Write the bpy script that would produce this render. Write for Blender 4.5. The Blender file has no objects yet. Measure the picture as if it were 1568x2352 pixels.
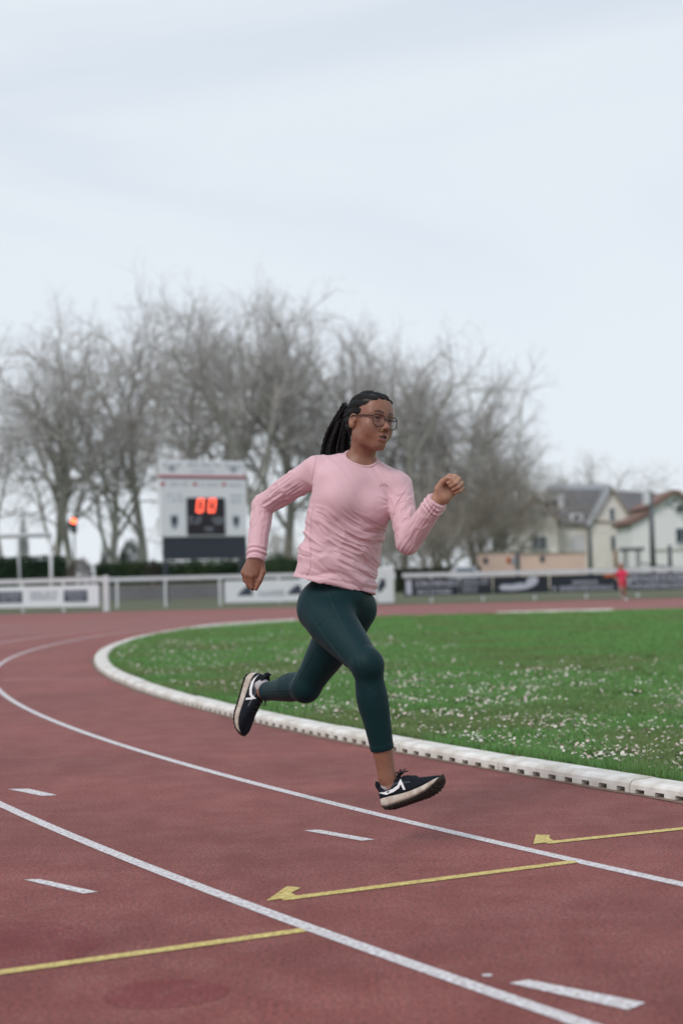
import bpy, math, random
import numpy as np
from mathutils import Vector, Matrix

random.seed(7)
RNG = np.random.default_rng(7)
sc = bpy.context.scene
COL = sc.collection

# ------------------------------------------------------------------ camera
CAM_H = 0.985
F_PX, PITCH, ROLL = 3366.0, -0.0457, -0.025      # focal length in 1568x2352 frame pixels, up-tilt, roll
cam_data = bpy.data.cameras.new('camera')
cam_data.sensor_fit = 'VERTICAL'
cam_data.sensor_height = 36.0
cam_data.sensor_width = 24.0
cam_data.lens = 36.0 * F_PX / 2352.0
cam_data.clip_start = 0.1
cam_data.clip_end = 3000.0
cam_data.dof.use_dof = True
cam_data.dof.focus_distance = 5.72
cam_data.dof.aperture_fstop = 2.0
cam_data.dof.aperture_blades = 9
cam = bpy.data.objects.new('camera', cam_data)
COL.objects.link(cam)
cam.matrix_world = Matrix.Translation((0, 0, CAM_H)) @ Matrix.Rotation(math.pi / 2 - PITCH, 4, 'X') @ Matrix.Rotation(ROLL, 4, 'Z')
sc.camera = cam

# ------------------------------------------------------------------ world: bright overcast sky over a Nishita base
SUN_EL, SUN_AZ = math.radians(52), math.radians(-150)     # high soft light, from the left and a little behind the camera
world = bpy.data.worlds.new('World')
sc.world = world
world.use_nodes = True
wn, wl = world.node_tree.nodes, world.node_tree.links
wn.clear()
w_out = wn.new('ShaderNodeOutputWorld')
w_bg = wn.new('ShaderNodeBackground')
w_bg.inputs['Strength'].default_value = 0.1
w_sky = wn.new('ShaderNodeTexSky')
w_sky.sky_type = 'NISHITA'
w_sky.sun_disc = False
w_sky.sun_elevation = SUN_EL
w_sky.sun_rotation = SUN_AZ
w_tc = wn.new('ShaderNodeTexCoord')
w_map = wn.new('ShaderNodeMapping')
w_map.inputs['Scale'].default_value = (1.0, 1.0, 2.4)
w_map.inputs['Rotation'].default_value = (0.25, 0.3, 0.9)
w_map.inputs['Location'].default_value = (0.75, 0.4, 0.15)
w_no = wn.new('ShaderNodeTexNoise')
w_no.inputs['Scale'].default_value = 1.35
w_no.inputs['Detail'].default_value = 5.0
w_no.inputs['Roughness'].default_value = 0.5
w_no.inputs['Distortion'].default_value = 0.6
w_rp = wn.new('ShaderNodeValToRGB')
w_rp.color_ramp.interpolation = 'EASE'
w_rp.color_ramp.elements[0].position = 0.36
w_rp.color_ramp.elements[0].color = (0.61, 0.705, 0.815, 1)
w_rp.color_ramp.elements[1].position = 0.60
w_rp.color_ramp.elements[1].color = (0.80, 0.855, 0.915, 1)
w_sc = wn.new('ShaderNodeVectorMath')
w_sc.operation = 'SCALE'
w_sc.inputs['Scale'].default_value = 10.3
w_mx = wn.new('ShaderNodeMix')
w_mx.data_type = 'RGBA'
w_mx.inputs['Factor'].default_value = 0.93
wl.new(w_tc.outputs['Generated'], w_map.inputs['Vector'])
wl.new(w_map.outputs['Vector'], w_no.inputs['Vector'])
wl.new(w_no.outputs['Fac'], w_rp.inputs['Fac'])
wl.new(w_rp.outputs['Color'], w_sc.inputs[0])
wl.new(w_sky.outputs['Color'], w_mx.inputs['A'])
wl.new(w_sc.outputs['Vector'], w_mx.inputs['B'])
wl.new(w_mx.outputs['Result'], w_bg.inputs['Color'])
wl.new(w_bg.outputs['Background'], w_out.inputs['Surface'])

sun_d = bpy.data.lights.new('sun', 'SUN')
sun_d.energy = 1.5
sun_d.angle = math.radians(20)
sun_d.color = (1.0, 0.965, 0.92)
sun = bpy.data.objects.new('sun', sun_d)
COL.objects.link(sun)
_sd = Vector((-0.46, -0.55, 0.70)).normalized()           # towards the sun
sun.rotation_euler = _sd.to_track_quat('Z', 'Y').to_euler()
w_sky.sun_elevation = math.asin(_sd.z)
w_sky.sun_rotation = math.atan2(_sd.x, _sd.y)

sc.render.engine = 'CYCLES'
sc.cycles.use_denoising = True
sc.cycles.max_bounces = 6
sc.cycles.transparent_max_bounces = 12
sc.view_settings.view_transform = 'Standard'
sc.view_settings.look = 'None'
sc.view_settings.gamma = 1.0
sc.view_settings.exposure = 0.0
sc.view_settings.use_curve_mapping = False

# ------------------------------------------------------------------ helpers
def V(*a):
    return np.array(a, float)

def at(px, py, depth):
    """World point seen at frame pixel (px, py) of the 1568x2352 photograph, `depth` metres ahead."""
    x, y = (px - 784.0) / F_PX, -(py - 1176.0) / F_PX
    c, s = math.cos(ROLL), math.sin(ROLL)
    x, y = c * x - s * y, s * x + c * y
    cp, sp = math.cos(PITCH), math.sin(PITCH)
    d = V(x, cp + y * sp, -sp + y * cp)
    return V(0, 0, CAM_H) + d * (depth / d[1])

def unit(v):
    v = np.asarray(v, float)
    return v / np.linalg.norm(v)

def empty(name, loc=(0, 0, 0), rz=0.0):
    o = bpy.data.objects.new(name, None)
    COL.objects.link(o)
    o.location = loc
    o.rotation_euler = (0, 0, rz)
    o.empty_display_size = 0.1
    return o

def tag(o, label=None, cat=None, group=None, kind=None):
    if label: o['label'] = label
    if cat: o['category'] = cat
    if group: o['group'] = group
    if kind: o['kind'] = kind
    return o

def link(name, me, mat=None, parent=None, smooth=True):
    o = bpy.data.objects.new(name, me)
    COL.objects.link(o)
    if mat is not None and len(me.materials) == 0:
        me.materials.append(mat)
    if smooth:
        me.polygons.foreach_set('use_smooth', np.ones(len(me.polygons), bool))
    if parent is not None:
        o.parent = parent
        o.matrix_parent_inverse = wm(parent).inverted()      # geometry is given in world space: keep it there
    return o

def wm(o):
    m = Matrix.LocRotScale(o.location, o.rotation_euler, o.scale)
    if o.parent is not None:
        m = wm(o.parent) @ o.matrix_parent_inverse @ m
    return m

def mesh_np(name, verts, quads=None, tris=None, cols=None, mats=None, mat_idx=None):
    me = bpy.data.meshes.new(name)
    verts = np.asarray(verts, np.float32)
    me.vertices.add(len(verts))
    me.vertices.foreach_set('co', verts.ravel())
    loops, starts, n = [], [], 0
    if quads is not None and len(quads):
        q = np.asarray(quads, np.int32)
        loops.append(q.ravel()); starts.append(np.arange(len(q)) * 4); n = q.size
    if tris is not None and len(tris):
        t = np.asarray(tris, np.int32)
        loops.append(t.ravel()); starts.append(n + np.arange(len(t)) * 3)
    loops = np.concatenate(loops).astype(np.int32); starts = np.concatenate(starts).astype(np.int32)
    me.loops.add(len(loops))
    me.loops.foreach_set('vertex_index', loops)
    me.polygons.add(len(starts))
    me.polygons.foreach_set('loop_start', starts)
    if mats:
        for m in mats: me.materials.append(m)
    if mat_idx is not None:
        me.polygons.foreach_set('material_index', np.asarray(mat_idx, np.int32))
    me.update(calc_edges=True)
    me.validate()
    if cols is not None:
        a = me.color_attributes.new('Col', 'FLOAT_COLOR', 'POINT')
        c4 = np.ones((len(verts), 4), np.float32); c4[:, :3] = cols
        a.data.foreach_set('color', c4.ravel())
    return me

class MB:
    """Collects boxes, tubes, quads; build() links them as ONE mesh object."""
    def __init__(s):
        s.v, s.f = [], []
    def add(s, vs, fs):
        n = len(s.v)
        s.v += [tuple(map(float, p)) for p in vs]
        s.f += [tuple(n + i for i in f) for f in fs]
        return s
    def box(s, c, size, rz=0.0, bevel=0.0):
        x, y, z = [k / 2 for k in size]
        ca, sa = math.cos(rz), math.sin(rz)
        if bevel <= 0:
            pts = [(-x, -y, -z), (x, -y, -z), (x, y, -z), (-x, y, -z), (-x, -y, z), (x, -y, z), (x, y, z), (-x, y, z)]
            fs = [(0, 3, 2, 1), (4, 5, 6, 7), (0, 1, 5, 4), (1, 2, 6, 5), (2, 3, 7, 6), (3, 0, 4, 7)]
        else:
            b = bevel
            pts, fs = [], []
            for zz, ins in ((-z, b), (-z + b, 0), (z - b, 0), (z, b)):
                for (sx, sy) in ((-1, -1), (1, -1), (1, 1), (-1, 1)):
                    pts.append((sx * (x - ins), sy * (y - ins), zz))
            fs.append((0, 3, 2, 1)); fs.append((12, 13, 14, 15))
            for r in range(3):
                for k in range(4):
                    a, b2 = r * 4 + k, r * 4 + (k + 1) % 4
                    fs.append((a, b2, b2 + 4, a + 4))
        pts = [(c[0] + ca * p[0] - sa * p[1], c[1] + sa * p[0] + ca * p[1], c[2] + p[2]) for p in pts]
        return s.add(pts, fs)
    def bar(s, a, b, w, h, up=(0, 0, 1)):
        a, b = np.asarray(a, float), np.asarray(b, float)
        d = unit(b - a); sd = np.cross(d, up)
        if np.linalg.norm(sd) < 1e-6: sd = np.cross(d, (0, 1, 0))
        sd = unit(sd); u = np.cross(sd, d)
        pts = [p + sd * w / 2 * i + u * h / 2 * j for p in (a, b) for (i, j) in ((-1, -1), (1, -1), (1, 1), (-1, 1))]
        return s.add(pts, [(0, 1, 2, 3), (7, 6, 5, 4), (0, 4, 5, 1), (1, 5, 6, 2), (2, 6, 7, 3), (3, 7, 4, 0)])
    def tube(s, pts, radii, n=8, cap=True):
        pts = [np.asarray(p, float) for p in pts]
        if not hasattr(radii, '__len__'): radii = [radii] * len(pts)
        rings, ref = [], None
        for i, p in enumerate(pts):
            d = unit(pts[min(i + 1, len(pts) - 1)] - pts[max(i - 1, 0)])
            if ref is None:
                ref = np.cross(d, (0, 0, 1) if abs(d[2]) < .9 else (0, 1, 0))
            ref = unit(ref - d * (ref @ d)); o = np.cross(d, ref)
            rings.append([p + radii[i] * (math.cos(2 * math.pi * k / n) * ref + math.sin(2 * math.pi * k / n) * o) for k in range(n)])
        vs = [q for r in rings for q in r]
        fs = [(i * n + k, i * n + (k + 1) % n, (i + 1) * n + (k + 1) % n, (i + 1) * n + k) for i in range(len(pts) - 1) for k in range(n)]
        if cap:
            fs.append(tuple(range(n - 1, -1, -1))); fs.append(tuple((len(pts) - 1) * n + k for k in range(n)))
        return s.add(vs, fs)
    def prism(s, poly, depth_vec):
        """Polygon (list of 3D points) extruded along depth_vec."""
        n = len(poly); d = np.asarray(depth_vec, float)
        vs = [np.asarray(p, float) for p in poly] + [np.asarray(p, float) + d for p in poly]
        fs = [tuple(range(n - 1, -1, -1)), tuple(range(n, 2 * n))] + [(k, (k + 1) % n, n + (k + 1) % n, n + k) for k in range(n)]
        return s.add(vs, fs)
    def build(s, name, mat, parent=None, smooth=False):
        me = bpy.data.meshes.new(name)
        me.from_pydata(s.v, [], s.f)
        me.update()
        o = link(name, me, mat, parent, smooth)
        return o

# ------------------------------------------------------------------ materials
def mat(name, color, rough=0.6, var=0.0, scale=8.0, color2=None, bump=0.0, bscale=60.0, spec=0.5, metal=0.0, sheen=0.0, vcol=False,
        emit=None, estr=0.0, coords='Object', detail=4.0, sheen_rough=0.4):
    m = bpy.data.materials.new(name)
    m.use_nodes = True
    nt = m.node_tree; N, L = nt.nodes, nt.links
    b = N['Principled BSDF']
    b.inputs['Roughness'].default_value = rough
    b.inputs['Specular IOR Level'].default_value = spec
    b.inputs['Metallic'].default_value = metal
    b.inputs['Base Color'].default_value = (*color, 1)
    if sheen:
        b.inputs['Sheen Weight'].default_value = sheen
        b.inputs['Sheen Roughness'].default_value = sheen_rough
    tc = N.new('ShaderNodeTexCoord')
    src = None
    if vcol:
        at_ = N.new('ShaderNodeAttribute'); at_.attribute_name = 'Col'
        src = at_.outputs['Color']
        L.new(src, b.inputs['Base Color'])
    if var > 0 or color2 is not None:
        no = N.new('ShaderNodeTexNoise'); no.inputs['Scale'].default_value = scale; no.inputs['Detail'].default_value = detail
        L.new(tc.outputs[coords], no.inputs['Vector'])
        rp = N.new('ShaderNodeValToRGB')
        rp.color_ramp.elements[0].position = 0.32; rp.color_ramp.elements[1].position = 0.68
        c2 = color2 if color2 is not None else tuple(c * (1 - var) for c in color)
        if vcol:
            k = 1 - var
            rp.color_ramp.elements[0].color = (k, k, k, 1); rp.color_ramp.elements[1].color = (1, 1, 1, 1)
            mx = N.new('ShaderNodeMix'); mx.data_type = 'RGBA'; mx.blend_type = 'MULTIPLY'; mx.inputs['Factor'].default_value = 1
            L.new(no.outputs['Fac'], rp.inputs['Fac'])
            L.new(src, mx.inputs['A']); L.new(rp.outputs['Color'], mx.inputs['B'])
            L.new(mx.outputs['Result'], b.inputs['Base Color'])
        else:
            rp.color_ramp.elements[0].color = (*c2, 1); rp.color_ramp.elements[1].color = (*color, 1)
            L.new(no.outputs['Fac'], rp.inputs['Fac']); L.new(rp.outputs['Color'], b.inputs['Base Color'])
    if bump > 0:
        n2 = N.new('ShaderNodeTexNoise'); n2.inputs['Scale'].default_value = bscale; n2.inputs['Detail'].default_value = 3
        L.new(tc.outputs[coords], n2.inputs['Vector'])
        bp = N.new('ShaderNodeBump'); bp.inputs['Strength'].default_value = bump; bp.inputs['Distance'].default_value = 0.01
        L.new(n2.outputs['Fac'], bp.inputs['Height']); L.new(bp.outputs['Normal'], b.inputs['Normal'])
    if emit is not None:
        b.inputs['Emission Color'].default_value = (*emit, 1)
        b.inputs['Emission Strength'].default_value = estr
    return m

# ------------------------------------------------------------------ signed-distance sculpting (numpy)
def vnoise(P, seed=0):
    """Smooth value noise, P (N,3) -> (N,) in 0..1."""
    P = np.asarray(P, np.float64)
    i = np.floor(P).astype(np.int64); f = P - i
    f = f * f * f * (f * (f * 6 - 15) + 10)
    out = np.zeros(len(P))
    for dx in (0, 1):
        for dy in (0, 1):
            for dz in (0, 1):
                h = ((i[:, 0] + dx) * 374761393 + (i[:, 1] + dy) * 668265263 + (i[:, 2] + dz) * 2147483647 + seed * 974711) & 0xffffffff
                h = ((h ^ (h >> 13)) * 1274126177) & 0xffffffff
                h = ((h ^ (h >> 16)) & 0xffff) / 65535.0
                w = (f[:, 0] if dx else 1 - f[:, 0]) * (f[:, 1] if dy else 1 - f[:, 1]) * (f[:, 2] if dz else 1 - f[:, 2])
                out += h * w
    return out

def sstep(a, b, x):
    t = np.clip((x - a) / (b - a), 0, 1)
    return t * t * (3 - 2 * t)

def d_limb(a, b, ts, rs, side=None, ratio=1.0, cut_a=False, cut_b=False):
    a, b = np.asarray(a, float), np.asarray(b, float)
    ba = b - a; L2 = ba @ ba; L = math.sqrt(L2); e = ba / L
    n = None
    if side is not None:
        n = np.asarray(side, float); n = unit(n - e * (n @ e))
    ts, rs = np.asarray(ts, float), np.asarray(rs, float)
    def f(P):
        w = P - a
        t = np.clip(w @ ba / L2, 0, 1)
        q = w - t[:, None] * ba
        r = np.interp(t, ts, rs)
        if n is not None:
            s = q @ n
            q = q + np.outer(s * (1.0 / ratio - 1.0), n)
        d = np.sqrt((q * q).sum(1)) - r
        if n is not None and ratio < 1: d = d * (0.5 + 0.5 * ratio)
        if cut_b: d = np.maximum(d, (P - b) @ e)
        if cut_a: d = np.maximum(d, -((P - a) @ e))
        return d
    m = max(rs) * max(1.0, ratio)
    return f, np.minimum(a, b) - m, np.maximum(a, b) + m

def d_ell(c, r, R=None):
    c, r = np.asarray(c, float), np.asarray(r, float)
    def f(P):
        q = P - c
        if R is not None: q = q @ R
        k0 = np.sqrt(((q / r) ** 2).sum(1)); k1 = np.sqrt(((q / (r * r)) ** 2).sum(1)) + 1e-9
        return k0 * (k0 - 1.0) / k1
    if R is None: h = r
    else: h = np.sqrt(((R * r[None, :]) ** 2).sum(1))
    return f, c - h, c + h

class Field:
    def __init__(s): s.p = []
    def add(s, prim, k=0.01, op='u'):
        f, lo, hi = prim
        s.p.append((f, lo, hi, k, op)); return s
    def limb(s, a, b, ts, rs, k=0.01, op='u', **kw): return s.add(d_limb(a, b, ts, rs, **kw), k, op)
    def cone(s, a, b, ra, rb, k=0.01, op='u', **kw): return s.add(d_limb(a, b, (0, 1), (ra, rb), **kw), k, op)
    def ell(s, c, r, R=None, k=0.01, op='u'): return s.add(d_ell(c, r, R), k, op)
    def eval(s, P, idx=None):
        d = np.full(len(P), 1.0)
        for i in (range(len(s.p)) if idx is None else idx):
            f, lo, hi, k, op = s.p[i]
            v = f(P)
            if op == 'u':
                h = np.maximum(k - np.abs(d - v), 0) / max(k, 1e-9)
                d = np.minimum(d, v) - h * h * k * .25
            elif op == 's':
                v = -v
                h = np.maximum(k - np.abs(d - v), 0) / max(k, 1e-9)
                d = np.maximum(d, v) + h * h * k * .25
            else:
                d = np.maximum(d, v)
        return d
    def mesh(s, vox, smooth=2, B=24):
        lo = np.min([p[1] for p in s.p if p[4] == 'u'], 0) - 3 * vox
        hi = np.max([p[2] for p in s.p if p[4] == 'u'], 0) + 3 * vox
        N = np.ceil((hi - lo) / vox).astype(int) + 1
        nb = np.ceil(N / B).astype(int)
        NY, NZ = (nb[1] + 2) * B, (nb[2] + 2) * B
        g = np.stack(np.meshgrid(*[np.arange(k) for k in nb], indexing='ij'), -1).reshape(-1, 3)
        cen = lo + (g + .5) * B * vox
        half = B * vox * .5
        dc = s.eval(cen)
        act = np.abs(dc) < half * 1.733 * 1.35 + 0.012
        ids, pos, quads = [], [], []
        ax = np.arange(B + 1)
        loc = np.stack(np.meshgrid(ax, ax, ax, indexing='ij'), -1).reshape(-1, 3)
        n1 = B + 1
        C8 = np.array([(i, j, k) for i in (0, 1) for j in (0, 1) for k in (0, 1)])
        E12 = [(a, b) for a in range(8) for b in range(a + 1, 8) if abs(C8[a] - C8[b]).sum() == 1]
        for gb in g[act]:
            o = lo + gb * B * vox
            b0, b1 = o - .002, o + B * vox + .002
            idx = [i for i, p in enumerate(s.p) if np.all(p[1] - p[3] - .012 < b1) and np.all(p[2] + p[3] + .012 > b0)]
            if not idx: continue
            S = s.eval(o + loc * vox, idx).reshape(n1, n1, n1)
            sg = S < 0
            if sg.all() or not sg.any(): continue
            cnt = np.zeros((B, B, B), np.int8)
            for c in C8: cnt += sg[c[0]:c[0] + B, c[1]:c[1] + B, c[2]:c[2] + B]
            cells = np.argwhere((cnt > 0) & (cnt < 8))
            if len(cells):
                v8 = np.stack([S[cells[:, 0] + c[0], cells[:, 1] + c[1], cells[:, 2] + c[2]] for c in C8], 1)
                acc = np.zeros((len(cells), 3)); num = np.zeros(len(cells))
                for a, b in E12:
                    va, vb = v8[:, a], v8[:, b]
                    m = (va < 0) != (vb < 0)
                    t = np.where(m, va / np.where(m, va - vb, 1), 0)
                    acc += np.where(m[:, None], C8[a] + t[:, None] * (C8[b] - C8[a]), 0); num += m
                p = acc / num[:, None]
                gi = cells + gb * B + 1
                ids.append((gi[:, 0] * NY + gi[:, 1]) * NZ + gi[:, 2])
                pos.append(o + (cells + p) * vox)
            for axn in range(3):
                sl0 = [slice(0, B)] * 3; sl1 = [slice(0, B)] * 3; sl1[axn] = slice(1, B + 1)
                A, Bq = sg[tuple(sl0)], sg[tuple(sl1)]
                for flip, msk in ((False, A & ~Bq), (True, ~A & Bq)):
                    e = np.argwhere(msk)
                    if not len(e): continue
                    u, w = [(1, 2), (2, 0), (0, 1)][axn]
                    q = []
                    for du, dw in ((-1, -1), (0, -1), (0, 0), (-1, 0)):
                        c = e + gb * B + 1
                        c[:, u] += du; c[:, w] += dw
                        q.append((c[:, 0] * NY + c[:, 1]) * NZ + c[:, 2])
                    q = np.stack(q, 1)
                    quads.append(q[:, ::-1] if flip else q)
        ids = np.concatenate(ids); pos = np.concatenate(pos); quads = np.concatenate(quads)
        o = np.argsort(ids); ids, pos = ids[o], pos[o]
        j = np.searchsorted(ids, quads)
        j = np.minimum(j, len(ids) - 1)
        ok = (ids[j] == quads).all(1)
        quads = j[ok]
        pos = relax(pos, quads, smooth)
        return pos, quads

def relax(pos, quads, it, w=0.5):
    n = len(pos)
    e = np.concatenate([quads[:, [0, 1]], quads[:, [1, 2]], quads[:, [2, 3]], quads[:, [3, 0]]])
    a = np.concatenate([e[:, 0], e[:, 1]]); b = np.concatenate([e[:, 1], e[:, 0]])
    deg = np.maximum(np.bincount(a, minlength=n), 1)
    for _ in range(it):
        avg = np.stack([np.bincount(a, weights=pos[b, k], minlength=n) / deg for k in range(3)], 1)
        pos = pos + w * (avg - pos)
    return pos

def vnormals(pos, quads):
    n = np.cross(pos[quads[:, 2]] - pos[quads[:, 0]], pos[quads[:, 3]] - pos[quads[:, 1]])
    out = np.stack([sum(np.bincount(quads[:, c], weights=n[:, k], minlength=len(pos)) for c in range(4)) for k in range(3)], 1)
    return out / (np.linalg.norm(out, axis=1, keepdims=True) + 1e-12)

def seg_t(P, a, b):
    ba = b - a
    t = np.clip((P - a) @ ba / (ba @ ba), 0, 1)
    return t, np.linalg.norm(P - a - t[:, None] * ba, axis=1)

# ------------------------------------------------------------------ the runner: joints in world space
J = dict(
    neck=at(824, 1066, 5.82), chest=at(814, 1140, 5.80), belly=at(790, 1265, 5.80), pelvis=at(778, 1372, 5.80), hem=at(769, 1345, 5.80),
    shR=at(727, 1080, 5.83), elR=at(603, 1162, 5.96), wrR=at(587, 1286, 5.87),
    shL=at(914, 1116, 5.79), elL=at(937, 1246, 5.66), wrL=at(1006, 1146, 5.55),
    hipR=at(738, 1402, 5.77), knR=at(842, 1526, 5.47), anR=at(889, 1785, 5.50),
    hipL=at(812, 1398, 5.87), knL=at(703, 1577, 6.00), anL=at(606, 1589, 6.34))
yw = math.radians(15)
T_L = V(math.cos(yw), math.sin(yw), 0)                       # her left, chest
T_U = unit(J['neck'] - J['hem'])
T_L = unit(T_L - T_U * (T_L @ T_U)); T_F = np.cross(T_U, T_L) * -1.0
T_F = T_F if T_F[1] < 0 else -T_F                            # her front points at the camera
T_R = np.stack([T_L, T_F, T_U], 1)
yp = math.radians(30)
P_L = unit(V(math.cos(yp), math.sin(yp), 0.02)); P_F = V(P_L[1], -P_L[0], 0); P_F = unit(P_F); P_U = unit(np.cross(P_L, -P_F))
P_U = P_U if P_U[2] > 0 else -P_U
P_R = np.stack([P_L, P_F, P_U], 1)

# head frame
hy, hr, hp_ = math.radians(38), math.radians(8), math.radians(1)
H_F = V(math.sin(hy), -math.cos(hy), 0); H_U = V(0, 0, 1); H_L = V(math.cos(hy), math.sin(hy), 0)
H_U, H_L = math.cos(hr) * H_U + math.sin(hr) * H_L, math.cos(hr) * H_L - math.sin(hr) * H_U
H_F, H_U = unit(math.cos(hp_) * H_F - math.sin(hp_) * H_U), unit(math.cos(hp_) * H_U + math.sin(hp_) * H_F)
H_R = np.stack([H_L, H_F, H_U], 1)
H_O = at(848, 969, 5.76)
HS = 1.0
def hd(x, y, z): return H_O + HS * (x * H_L + y * H_F + z * H_U)

def add_torso(F, g=0.0):
    """Bare trunk; g grows it."""
    F.ell(J['chest'] + T_U * -.01, (.128 + g, .092 + g, .165 + g), T_R, k=.03)
    F.cone(J['shR'] + T_L * .03 + T_U * -.01, J['shL'] - T_L * .03 + T_U * -.01, .05 + g, .05 + g, k=.05)
    F.cone(J['neck'] + T_U * -.01 - T_L * .02, J['shR'] + T_L * .02 + T_U * .005, .05 + g, .04 + g, k=.04)
    F.cone(J['neck'] + T_U * -.01 + T_L * .02, J['shL'] - T_L * .02 + T_U * .005, .05 + g, .04 + g, k=.04)
    for s in (-1, 1):
        F.ell(J['chest'] + T_L * .066 * s + T_F * .07 - T_U * .035, (.062 + g, .052 + g, .062 + g), T_R, k=.035)
    F.ell(J['belly'], (.118 + g, .088 + g, .14 + g), P_R, k=.05)
    F.ell(J['pelvis'], (.114 + g, .105 + g, .105 + g), P_R, k=.05)

def add_legs(F, g=0.0, cut=False):
    for s, hip, kn, an, kk in ((-1, 'hipR', 'knR', 'anR', 1), (1, 'hipL', 'knL', 'anL', 0)):
        a, k_, c = J[hip], J[kn], J[an]
        F.limb(a, k_, (0, .25, .55, .8, 1), (.088 + g, .090 + g, .076 + g, .061 + g, .053 + g), k=.035)
        th = unit(k_ - a); sh = unit(c - k_)
        back = unit(sh - th * (sh @ th)) if kk == 0 else unit(-P_F - sh * (-P_F @ sh))
        back2 = unit(back - sh * (back @ sh)) if kk else unit(-(th) - sh * (-(th) @ sh))
        fr = 1.0 if not cut else (0.757 if kk else .93)
        e = k_ + (c - k_) * fr
        ts = np.array((0, .12, .32, .6, .85, 1)); rs = np.array((.051, .047, .052, .043, .035, .034)) + g
        tt = np.linspace(0, 1, 9)
        F.limb(k_, e, tt, np.interp(tt * fr, ts, rs), k=.02, cut_b=cut)
        F.ell(k_ + sh * .13 + back2 * .018, (.040 + g, .040 + g, .085 + g), frame_z(sh), k=.03)        # calf
        F.ell(k_ - back2 * .014, (.040 + g, .040 + g, .048 + g), frame_z(unit(th + sh)), k=.03)        # kneecap
    # buttocks
    for s in (-1, 1):
        F.ell(J['pelvis'] + P_L * .07 * s - P_F * .055 - P_U * .03, (.066 + g, .080 + g, .084 + g), P_R, k=.04)

def frame_z(z):
    z = unit(z); x = np.cross(z, (0, 1, 0))
    if np.linalg.norm(x) < .2: x = np.cross(z, (1, 0, 0))
    x = unit(x); y = np.cross(z, x)
    return np.stack([x, y, z], 1)

def add_head(F):
    E = lambda c, r, k, op='u', R=H_R: F.ell(hd(*c), np.array(r) * HS, R, k=k, op=op)
    Cn = lambda a, b, ra, rb, k, op='u': F.cone(hd(*a), hd(*b), ra * HS, rb * HS, k=k, op=op)
    E((0, -.010, .036), (.071, .091, .081), .02)
    E((0, .030, -.030), (.054, .058, .082), .035)
    E((0, .056, .040), (.056, .034, .052), .05)                      # forehead
    E((0, .072, -.096), (.020, .017, .016), .025)                    # chin
    for s in (-1, 1):
        E((.042 * s, .006, -.062), (.016, .024, .020), .03)          # jaw angle
        Cn((.036 * s, .026, -.080), (.013 * s, .068, -.100), .014, .014, .025)   # jaw line
        E((.042 * s, .055, -.027), (.022, .020, .019), .035)         # cheek
        E((.030 * s, .060, -.050), (.023, .019, .023), .035)
        Cn((.014 * s, .084, .020), (.046 * s, .068, .020), .010, .009, .018)     # brow ridge
    for s in (-1, 1):
        E((.032 * s, .098, .000), (.019, .014, .0125), .014, 's')    # sockets
    for s in (-1, 1):
        E((.0315 * s, .0745, .000), (.0145, .0125, .0125), .003)     # closed eye volume (the eye itself is its own mesh)
        pts = [(.0165, .0845, -.001), (.024, .0880, .0052), (.032, .0886, .0070), (.040, .0850, .0058), (.0475, .0765, .0005)]
        for p, q in zip(pts, pts[1:]):
            Cn((p[0] * s, p[1], p[2]), (q[0] * s, q[1], q[2]), .0026, .0026, .003)
        pts = [(.0165, .0845, -.002), (.024, .0872, -.0060), (.032, .0876, -.0072), (.040, .0840, -.0058), (.0475, .0765, -.0005)]
        for p, q in zip(pts, pts[1:]):
            Cn((p[0] * s, p[1], p[2]), (q[0] * s, q[1], q[2]), .0024, .0024, .004)
    Cn((0, .0865, .010), (0, .107, -.026), .0070, .0100, .010)        # nose
    E((0, .1110, -.0335), (.0125, .0115, .0100), .008)
    for s in (-1, 1):
        E((.0145 * s, .0985, -.0385), (.0088, .0110, .0082), .005)
        E((.0075 * s, .1060, -.0475), (.0046, .006, .0045), .003, 's')
    E((0, .076, -.066), (.028, .021, .024), .02)                     # mouth mound
    up = [(-.0245, .0815, -.0690), (-.0150, .0915, -.0640), (-.0055, .0965, -.0608), (0, .0965, -.0622), (.0055, .0965, -.0608), (.0150, .0915, -.0640), (.0245, .0815, -.0690)]
    rr = (.0030, .0056, .0068, .0066, .0068, .0056, .0030)
    for i in range(6): Cn(up[i], up[i + 1], rr[i], rr[i + 1], .004)
    lo = [(-.0235, .0810, -.0715), (-.0130, .0915, -.0785), (0, .0955, -.0805), (.0130, .0915, -.0785), (.0235, .0810, -.0715)]
    rr = (.0032, .0068, .0082, .0068, .0032)
    for i in range(4): Cn(lo[i], lo[i + 1], rr[i], rr[i + 1], .004)
    E((0, .0960, -.0706), (.0175, .0150, .0036), .002, 's')
    for s in (-1, 1):                                                # ears
        Re = H_R @ np.array(Matrix.Rotation(math.radians(18 * s), 3, 'Z') @ Matrix.Rotation(math.radians(-10), 3, 'X'))
        E((.0735 * s, -.012, -.006), (.0085, .0185, .0315), .008, 'u', Re)
        E((.0815 * s, -.010, -.002), (.0058, .0105, .0195), .004, 's', Re)
        E((.0760 * s, .002, -.010), (.0050, .0050, .0070), .004, 'u', Re)
    F.limb(hd(0, -.016, -.045), J['neck'] + V(.004, 0, -.03), (0, .5, 1), (.054, .050, .060), k=.03)

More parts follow.
